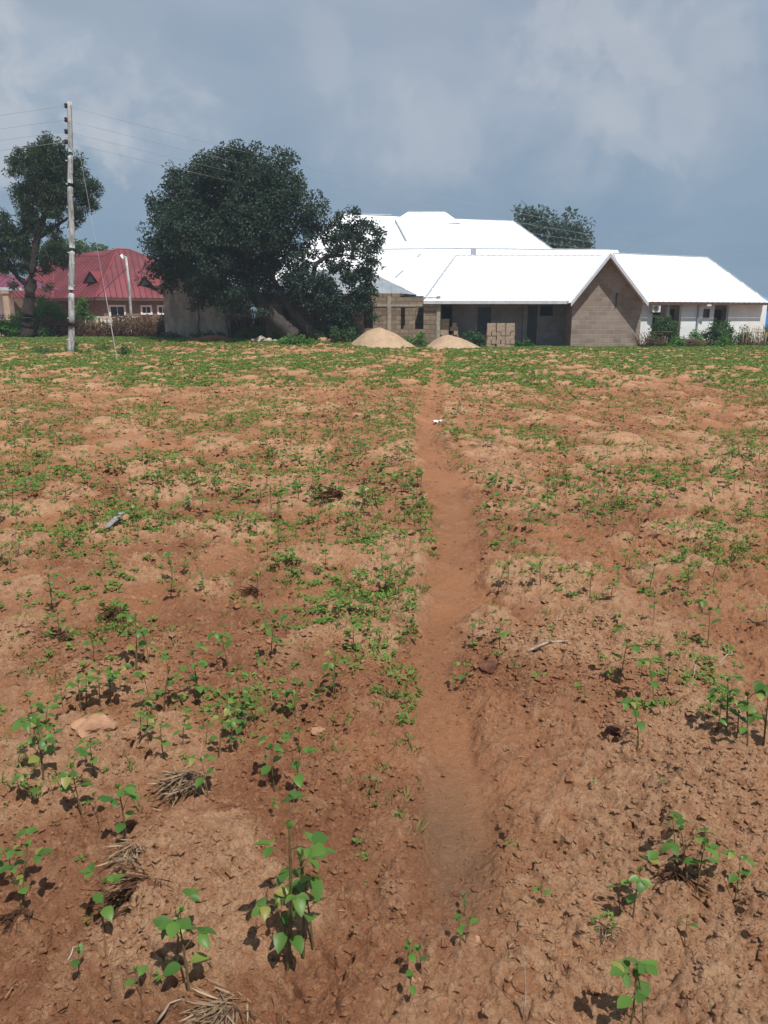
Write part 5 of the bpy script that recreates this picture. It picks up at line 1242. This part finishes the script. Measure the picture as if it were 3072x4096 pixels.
# the rest of the seedlings as one object
lv = Leaves(); rest = cand[n_left:]; sv, sf = [], []; smb = MB()
P0s = np.array([tuple(gxy(px, py)) for py, px in rest]); P0s[:, 2] = height(P0s[:, 0], P0s[:, 1])
for i in range(len(P0s)):
    g = P0s[i]; hh = r_.uniform(.07, .17); nl_ = int(r_.integers(4, 9)); far_ = g[1] > 12
    b = g+np.array([r_.uniform(-.02, .02), r_.uniform(-.02, .02), hh])
    smb.tube([tuple(g-np.array([0, 0, .02])), tuple(b)], 0.003, 3, False)
    az = r_.uniform(0, 6.28, nl_); ax = np.stack([np.cos(az), np.sin(az), r_.uniform(-.2, .6, nl_)], -1)
    pos = np.tile(b, (nl_, 1)); pos[:, 2] -= r_.uniform(0, .6, nl_)*hh; pos[:, :2] += ax[:, :2]*r_.uniform(0, .05, (nl_, 1))
    nm = np.stack([r_.uniform(-.5, .5, nl_), r_.uniform(-.6, .3, nl_), np.ones(nl_)*.8], -1)
    L = r_.uniform(.035, .06, nl_)*(1.1 if far_ else 1); lv.add(pos, ax, nm, L, L*.72, r_.random(nl_))
tag(lv.build('seedlings', M['leaf']), 'rows of young bean seedlings spread over the far field', None, None, 'stuff')
tag(smb.build('seedling_stems', M['stem']), 'thin stems of the far bean seedlings', None, None, 'stuff')

# ------------------------------------------------------------------ weeds, grass, straw and crumbs of soil
blobs = [(720, 1540, 110, 30, 1.0), (1560, 1700, 140, 70, 1.0), (60, 1565, 90, 30, .9), (3000, 1560, 130, 60, .8), (2750, 1450, 300, 40, .5), (2000, 1520, 260, 60, .45), (2200, 1590, 170, 45, .6), (1010, 1650, 160, 60, .7), (560, 1660, 140, 60, .6), (150, 1700, 120, 50, .6), (700, 1850, 160, 40, .45),
         (230, 1900, 200, 60, .5), (2190, 1790, 60, 45, .8), (2260, 1940, 60, 60, .6), (500, 2080, 170, 50, .7), (2420, 2040, 100, 30, .6), (2850, 2220, 120, 70, .9), (2600, 1900, 200, 50, .35), (330, 2160, 170, 60, .5), (1700, 2050, 120, 60, .5), (1560, 2150, 120, 60, .45),
         (1640, 2700, 35, 260, .9), (1550, 3280, 60, 60, .7), (2660, 2850, 90, 40, .3), (1350, 2500, 200, 70, .5), (1480, 2400, 180, 80, .6), (1500, 2650, 120, 90, .4), (430, 2500, 160, 50, .5), (960, 2900, 150, 50, .7), (2400, 3700, 90, 40, .5), (180, 3190, 160, 40, .5), (2700, 2610, 150, 30, .4),
         (850, 1960, 140, 50, .5), (1200, 1900, 80, 50, .6), (2980, 1800, 90, 50, .5), (3000, 2050, 100, 50, .4), (1180, 2300, 90, 50, .4)]
def blobw(px, py):
    w_ = np.zeros_like(px)
    for bx, by, sx_, sy_, a in blobs: w_ = np.maximum(w_, a*np.exp(-(((px-bx)/sx_)**2+((py-by)/sy_)**2)))
    return w_
def project(x, y, z):
    c, s = math.cos(PITCH), math.sin(PITCH); dz = z-CAM.z; dep = y*c-dz*s; up = y*s+dz*c
    return W0/2+FPX*x/dep, H0/2-FPX*up/dep
def scatter(n_, pyr, seed, f):
    """ground points, uniform in the strip of ground between two picture rows, kept with probability f"""
    r_ = np.random.default_rng(seed); y0 = gxy(1536, pyr[1]).y; y1 = gxy(1536, pyr[0]).y
    y = y0+(y1-y0)*r_.random(n_)**0.85; x = (r_.random(n_)*2-1)*(0.54*y+0.3)
    px, py = project(x, y, 0*x); k = r_.random(n_) < f(x, y, px, py); return x[k], y[k]
def weeds(x, y, seed, nlv, hmax, L, lv, up=0.7, spread=1.0):
    r_ = np.random.default_rng(seed); n_ = len(x); z = height(x, y); i = np.repeat(np.arange(n_), nlv); N_ = len(i)
    hs = hmax*(0.4+0.6*r_.random(n_)); az = r_.random(N_)*6.28; q = r_.random(N_)
    rad_ = spread*hs[i]*0.7*q; pos = np.stack([x[i]+np.cos(az)*rad_, y[i]+np.sin(az)*rad_, z[i]+hs[i]*(0.1+0.9*r_.random(N_))*(1-.4*q)], -1)
    ax = np.stack([np.cos(az), np.sin(az), r_.uniform(-.1, .9, N_)], -1); nm = np.stack([r_.uniform(-.6, .6, N_), r_.uniform(-.7, .3, N_), np.full(N_, up)], -1)
    Ls = L[i]*(0.6+.8*r_.random(N_)) if hasattr(L, '__len__') else L*(.6+.8*r_.random(N_)); lv.add(pos, ax, nm, Ls, Ls*r_.uniform(.35, .7, N_), r_.random(n_)[i]*.6+r_.random(N_)*.4)
def pthm(x, y): d_, w_ = pathdist(x, y); return np.clip(ss(0.7, 1.25, np.abs(d_)+.3*fbm(x/.25, y/.3, 3, 79))+.22*ss(10, 18, y), 0, 1)
lv = Leaves()
f1_ = lambda x, y, px, py: (np.clip(0.25*ss(0.02, 0.35, fbm(x/1.6, y/1.9, 3, 301))+ss(9, 28, y)*(0.18+0.9*ss(-.20, .20, fbm(x/2.0, y/2.6, 4, 303)))+0.9*ss(36.5, 40, y)+blobw(px, py), 0, 1)*pthm(x, y)*(0.45+0.55*ss(9, 20, y)))
x, y = scatter(44000, (1378, 1560), 1, f1_); weeds(x, y, 5, 9, .07, np.clip(.036+.0009*y, 0, .07), lv)
f2_ = lambda x, y, px, py: np.clip(0.07+0.42*ss(0.08, 0.42, fbm(x/0.9, y/1.0, 3, 301))+1.0*blobw(px, py), 0, 1)*pthm(x, y)
x, y = scatter(30000, (1560, 2050), 2, f2_); weeds(x, y, 6, 8, .042, .024, lv)
f3_ = lambda x, y, px, py: np.clip(0.03+0.30*ss(0.12, 0.40, fbm(x/0.45, y/0.5, 3, 305))+0.9*blobw(px, py), 0, 1)*pthm(x, y)*np.where(px > 1750, .6, 1)
x, y = scatter(9500, (2050, 2900), 3, f3_); weeds(x, y, 7, 10, .035, .022, lv, spread=1.3)
x, y = scatter(3000, (2900, 4200), 4, lambda x, y, px, py: np.clip(0.10*ss(0.15, 0.4, fbm(x/0.3, y/0.3, 3, 306))+0.6*blobw(px, py), 0, 1)*pthm(x, y)); weeds(x, y, 8, 9, .018, .012, lv, spread=1.3)
tag(lv.build('weeds', M['weed']), 'low green weeds scattered in patches over the red soil', None, None, 'stuff')
# grass blades
def blades(x, y, seed, nb, H_, lv, width=.0035, flat=0.0):
    r_ = np.random.default_rng(seed); z = height(x, y); i = np.repeat(np.arange(len(x)), nb); N_ = len(i); az = r_.random(N_)*6.28
    pos = np.stack([x[i]+r_.normal(size=N_)*.015, y[i]+r_.normal(size=N_)*.015, z[i]+flat*r_.random(N_)], -1)
    ax = np.stack([np.cos(az)*.6, np.sin(az)*.6, r_.uniform(.3, 1.2, N_)], -1) if flat == 0 else np.stack([np.cos(az), np.sin(az), r_.uniform(-.12, .25, N_)], -1)
    lv.add(pos, ax, randdir(N_, r_), (H_*(.4+.8*r_.random(N_)))*1.0, np.full(N_, 1.0)*width*(1+y[i]*.12), r_.random(N_))
lv = Leaves()
x, y = scatter(7000, (1900, 3400), 11, lambda x, y, px, py: np.clip(.16*ss(.05, .35, fbm(x/.5, y/.5, 3, 311))+1.0*blobw(px, py)+0.7*np.exp(-((px-1630)/70)**2)*(py > 2300)*(py < 3350), 0, 1)*pthm(x, y)); blades(x, y, 12, 7, .045, lv, .003)
x, y = scatter(7000, (1400, 1900), 13, lambda x, y, px, py: np.clip(.3*ss(.0, .3, fbm(x/1., y/1., 3, 312)), 0, 1)*pthm(x, y)); blades(x, y, 14, 6, .09, lv, .006)
tag(lv.build('grass', M['grass']), 'thin grass blades between the weeds and along the footpath', None, None, 'stuff')
lv = Leaves()
x, y = scatter(5200, (2000, 4200), 15, lambda x, y, px, py: np.clip(.04+.5*ss(.12, .4, fbm(x/.35, y/.35, 3, 321)), 0, 1)*(0.25+.75*pthm(x, y))); blades(x, y, 16, 3, .032, lv, .0016, .006)
x, y = scatter(9000, (1420, 2100), 17, lambda x, y, px, py: np.clip(.08+.6*ss(.12, .4, fbm(x/.9, y/.9, 3, 321)), 0, 1)*(0.25+.75*pthm(x, y))); blades(x, y, 18, 4, .07, lv, .004, .02)
tag(lv.build('dry_straw', M['straw']), 'bits of dry straw and stubble lying on the soil', None, None, 'stuff')
# crumbs of soil
def crumbs(n_, pyr, seed, smin, smax, name, mat, label, f):
    x, y = scatter(n_, pyr, seed, f); r_ = np.random.default_rng(seed+5); n2 = len(x); z = height(x, y, True)
    s_ = smin*(smax/smin)**(r_.random(n2)**3.0)*(0.6+0.16*y)
    base_ = np.array([[1, 0, 0], [0, 1, 0], [-1, 0, 0], [0, -1, 0], [0, 0, .8], [.7, .7, .55], [-.6, .7, .5], [.1, -.8, .6]]); 
    T = np.array([[0, 5, 4], [5, 1, 4], [1, 6, 4], [6, 2, 4], [2, 3, 7], [2, 7, 4], [3, 0, 7], [7, 0, 4], [0, 1, 5], [1, 2, 6]])
    vv = base_[None]*(1+.16*r_.normal(size=(n2, 8, 1)))*(1+.12*r_.normal(size=(n2, 8, 3))); a = r_.random(n2)*6.28; c, s = np.cos(a)[:, None], np.sin(a)[:, None]
    vx = vv[..., 0]*c-vv[..., 1]*s; vy = vv[..., 0]*s+vv[..., 1]*c; vv = np.stack([vx, vy, vv[..., 2]*.85-.15], -1)*s_[:, None, None]
    vv += np.stack([x, y, z], -1)[:, None, :]; f_ = (np.arange(n2)[:, None, None]*8+T[None]).reshape(-1, 3)
    k = n2*8; P_ = palef(x, y, z)
    return tag(np_mesh(name, vv.reshape(-1, 3), f_, mat, attr=[('pale', 'POINT', np.repeat(P_*(.7+.3*r_.random(n2)), 8)), ('crumb', 'POINT', np.repeat(.6*(1-P_)*r_.random(n2), 8)), ('damp', 'POINT', np.repeat(np.exp(-(((x-gd.x)/0.11)**2+((y-gd.y)/0.42)**2)**1.5)*0.9, 8))]), label, None, None, 'stuff')
fc = lambda x, y, px, py: (0.45+0.55*ss(-.1, .35, fbm(x/.38, y/.32, 3, 69)))*(0.15+.85*ss(-.25, .25, fbm(x/.9+9, y/.8, 3, 5))*(1+.3*(px > 1800)))*(.25+.75*pthm(x, y))
crumbs(110000, (2500, 4250), 401, .0020, .017, 'soil_crumbs', M['soil'], 'loose crumbs of red soil on the near ground', fc)
crumbs(80000, (1560, 2500), 402, .0035, .022, 'soil_crumbs', M['soil'], 'loose crumbs of red soil on the farther ground', fc)

# bigger clods and stones
def clod(px, py, wpx, label, mat, name, seed, asp=.7, cat='clod'):
    g = gpt(px, py); s_ = FPX/math.sqrt(g.y**2+1.4**2); R_ = wpx/2/s_; mb = MB(); 
    import bmesh as _bm
    rock_mesh(mb, (g.x, g.y, g.z+R_*asp*.05), R_*.9, R_*.75, R_*asp*.75, seed, 3)
    return tag(mb.build(name, mat, origin=g), label, cat)
clod(375, 2905, 165, 'large pale brown stone on the soil crest in the lower left', M['stone'], 'stone', 3, .55, 'stone')
clod(1945, 2680, 100, 'dark round clod right of the footpath below the bleached stick', M['clod_dark'], 'soil_clod', 5, .8)
clod(2455, 2970, 75, 'dark broken clod left of the dark bean seedling', M['clod_dark'], 'soil_clod', 8, .6)
clod(1470, 1940, 55, 'dark clod on the pale mound left of the path in the middle field', M['clod_dark'], 'soil_clod', 9, .6)
clod(1825, 3578, 50, 'small dark dead leaf curl in the damp end of the footpath', M['clod_dark'], 'dead_leaf', 10, .5, 'dead leaf')
clod(1890, 3762, 70, 'pale flat stone at the lower end of the footpath', M['stone'], 'stone', 11, .4, 'stone')
clod(1950, 3765, 75, 'brown clod touching the pale flat stone at the footpath end', M['soil'], 'soil_clod', 12, .5)
clod(1660, 3905, 55, 'small pale stone among the three sprouts at the bottom', M['stone'], 'stone', 13, .5, 'stone')
clod(2110, 3935, 170, 'wide crusty clod with a dark underside near the bottom right', M['soil'], 'soil_clod', 14, .45)
clod(1265, 2925, 65, 'small brown stone left of the footpath', M['stone'], 'stone', 17, .5, 'stone')
clod(1743, 1572, 14, 'small dark stone in the far footpath', M['clod_dark'], 'stone', 20, .7, 'stone')
clod(2250, 3690, 60, 'dark clod beside a hole in the lower right', M['clod_dark'], 'soil_clod', 22, .6)
# sticks and litter
def stick(px0, py0, px1, py1, r0_, r1_, label, mat, name='stick', cat='stick', bend=.02):
    a, b = gpt(px0, py0), gpt(px1, py1); a.z += r0_; b.z += r1_*1.5; m_ = (a+b)/2+Vector((0, 0, bend)); m1_ = a+(m_-a)*.5+Vector((.004, .003, .002)); mb = MB()
    mb.tube([a, m1_, m_, m_+(b-m_)*.6, b], [r0_, r0_*1.1, (r0_+r1_)/2, r1_*1.1, r1_*.7], 7); return tag(mb.build(name, mat, None, True), label, cat)
stick(2110, 2632, 2272, 2570, .006, .005, 'bleached white stick lying on the soil right of the footpath', M['palewood'])
stick(1596, 2365, 1728, 2352, .006, .004, 'dark stick on the left rim of the footpath', M['darkwood'])
stick(625, 4096, 735, 3990, .003, .002, 'flat dry straw stalk at the bottom edge left', M['palewood'])
stick(2875, 2655, 2938, 2620, .003, .002, 'short pale stalk at the right side of the near field', M['palewood'])
stick(2770, 2720, 2785, 2660, .002, .0015, 'thin pale stalk standing slanted right of the bleached stick', M['palewood'])
stick(265, 3855, 325, 3785, .0018, .0015, 'short dry stalk near the bottom left corner', M['palewood'])
g = gpt(2093, 4080); mb = MB(); mb.tube([g, g+Vector((.002, 0, .07)), g+Vector((-.003, .002, .15)), at(2083, 3780, g.y)], [.002, .0017, .0013, .0006], 5); tag(mb.build('grass_stalk', M['straw'] if False else M['palewood']), 'single upright pale grass stalk at the bottom right of centre', 'grass stalk')
g = gpt(460, 2105); a = gpt(430, 2125); b = gpt(492, 2085); mb = MB(); d_ = (b-a).normalized(); s_ = d_.cross(Vector((0, 0, 1))).normalized()
c_ = a+Vector((0, 0, .03)); e_ = b+Vector((0, 0, .06)); mb.prism([c_-s_*.018, e_-s_*.026, e_+d_*.02, e_+s_*.022, c_+s_*.02, c_-d_*.03], Vector((0, 0, .008))); tag(mb.build('wood_offcut', M['slate']), 'grey weathered piece of wood tilted in green weeds on the left', 'wood piece')
g = gpt(1755, 1690); mb = MB(); rr_ = random.Random(3)
grid = [[Vector((g.x+(i-3)*.024+rr_.uniform(-.01, .01), g.y+(j-2)*.035, g.z+.005+.035*rr_.random())) for j in range(5)] for i in range(7)]
for i in range(6):
    for j in range(4): mb.add([grid[i][j], grid[i+1][j], grid[i+1][j+1], grid[i][j+1]], [(0, 1, 2, 3)])
tag(mb.build('plastic_litter', M['litter']), 'crumpled white plastic wrapper on the far footpath edge', 'litter')
# straw tufts pulled out with their roots
def tuft(px, py, wpx, hpx, label, seed, n_=130, green=False, dark=False):
    g = gpt(px, py); s_ = FPX/math.sqrt(g.y**2+1.5**2); R_ = wpx/2/s_; r_ = np.random.default_rng(seed); lv = Leaves()
    a = r_.random(n_)*6.28; q = r_.random(n_)**.7; pos = np.stack([g.x+np.cos(a)*R_*q*.8, g.y+np.sin(a)*R_*q*.8, g.z+hpx/s_*.5*(1-q)+.004], -1)
    base_az = r_.normal(1.9, .7, n_); ax = np.stack([np.cos(base_az), np.sin(base_az)*-1.0, r_.uniform(-.5, .5, n_)], -1); lv.add(pos, ax, randdir(n_, r_), R_*(.5+.9*r_.random(n_)), np.full(n_, .0016), r_.random(n_)*(.35 if dark else 1))
    mb = MB(); rock_mesh(mb, (g.x, g.y, g.z), R_*.55, R_*.5, hpx/s_*.42, seed, 2); o = mb.build('straw_clump', M['clod_dark'], origin=g); tag(o, label, 'straw clump')
    lv.build('straw', M['straw'] if not dark else M['deadleaf'], o)
    if green:
        l2 = Leaves(); n2 = 30; a = r_.random(n2)*6.28; l2.add(np.stack([g.x+np.cos(a)*R_*.5, g.y+np.sin(a)*R_*.4, g.z+hpx/s_*.35*np.ones(n2)], -1), np.stack([np.cos(a), np.sin(a), r_.uniform(.2, 1, n2)], -1), randdir(n2, r_)+np.array([0, 0, 1.0]), R_*.5*np.ones(n2), R_*.14*np.ones(n2), r_.random(n2)); l2.build('sprouts', M['weed'], o)
tuft(750, 3125, 170, 70, 'long pale straw clump with dark root lump in the lower left field', 61, 240)
tuft(540, 3405, 150, 50, 'small pale straw tuft under a bean seedling', 62, 120)
tuft(465, 2475, 120, 110, 'dark root clump sprouting green in the left field', 63, 100, True, True)
tuft(1340, 2000, 130, 50, 'brown root clump on the pale mound left of the path', 64, 120, False, True)
tuft(900, 4030, 190, 25, 'flat dry grass at the foot of the long-stemmed seedling', 65, 160)
tuft(90, 3670, 140, 60, 'dark root clump under the very large leaf at the left edge', 66, 100, False, True)
tuft(560, 3560, 220, 40, 'brown straw patch left of the tallest bean plant', 67, 150, False, True)
tuft(2415, 3715, 100, 40, 'small grass tuft at the lower right beside two seedlings', 68, 60, True)
tuft(1010, 2370, 90, 50, 'dark straw lump in the upper left field', 69, 90, False, True)
for L_ in pro.values():
    for o in L_:
        if o.name not in used_proto:
            for ch in list(o.children): bpy.data.objects.remove(ch)
            bpy.data.objects.remove(o)
tuft(1080, 3640, 60, 30, 'small bit of straw above the tallest bean plant', 70, 40)
tuft(2700, 3510, 170, 40, 'brown straw at the foot of the bright bushy seedling', 71, 90, False, True)
tuft(250, 2560, 150, 50, 'brown straw clump left of the green root clump', 72, 90, True, True)

# ------------------------------------------------------------------ haze box added for lens veil and lifted far shadows
mb = MB(); mb.box(-160, 160, -30, 125, -1.5, 20)
m = bpy.data.materials.new('added_veil_haze'); m.use_nodes = True; n = NT(m.node_tree); out = n.n('ShaderNodeOutputMaterial'); v_ = n.n('ShaderNodeVolumePrincipled')
v_.inputs['Density'].default_value = 0.0009; v_.inputs['Color'].default_value = (0.72, 0.86, 1.0, 1); v_.inputs['Anisotropy'].default_value = 0.0; n.l(v_.outputs[0], out.inputs['Volume'])
tag(mb.build('haze', m), 'thin bluish haze volume added to veil the distance and lift far shadows', None, None, 'stuff')
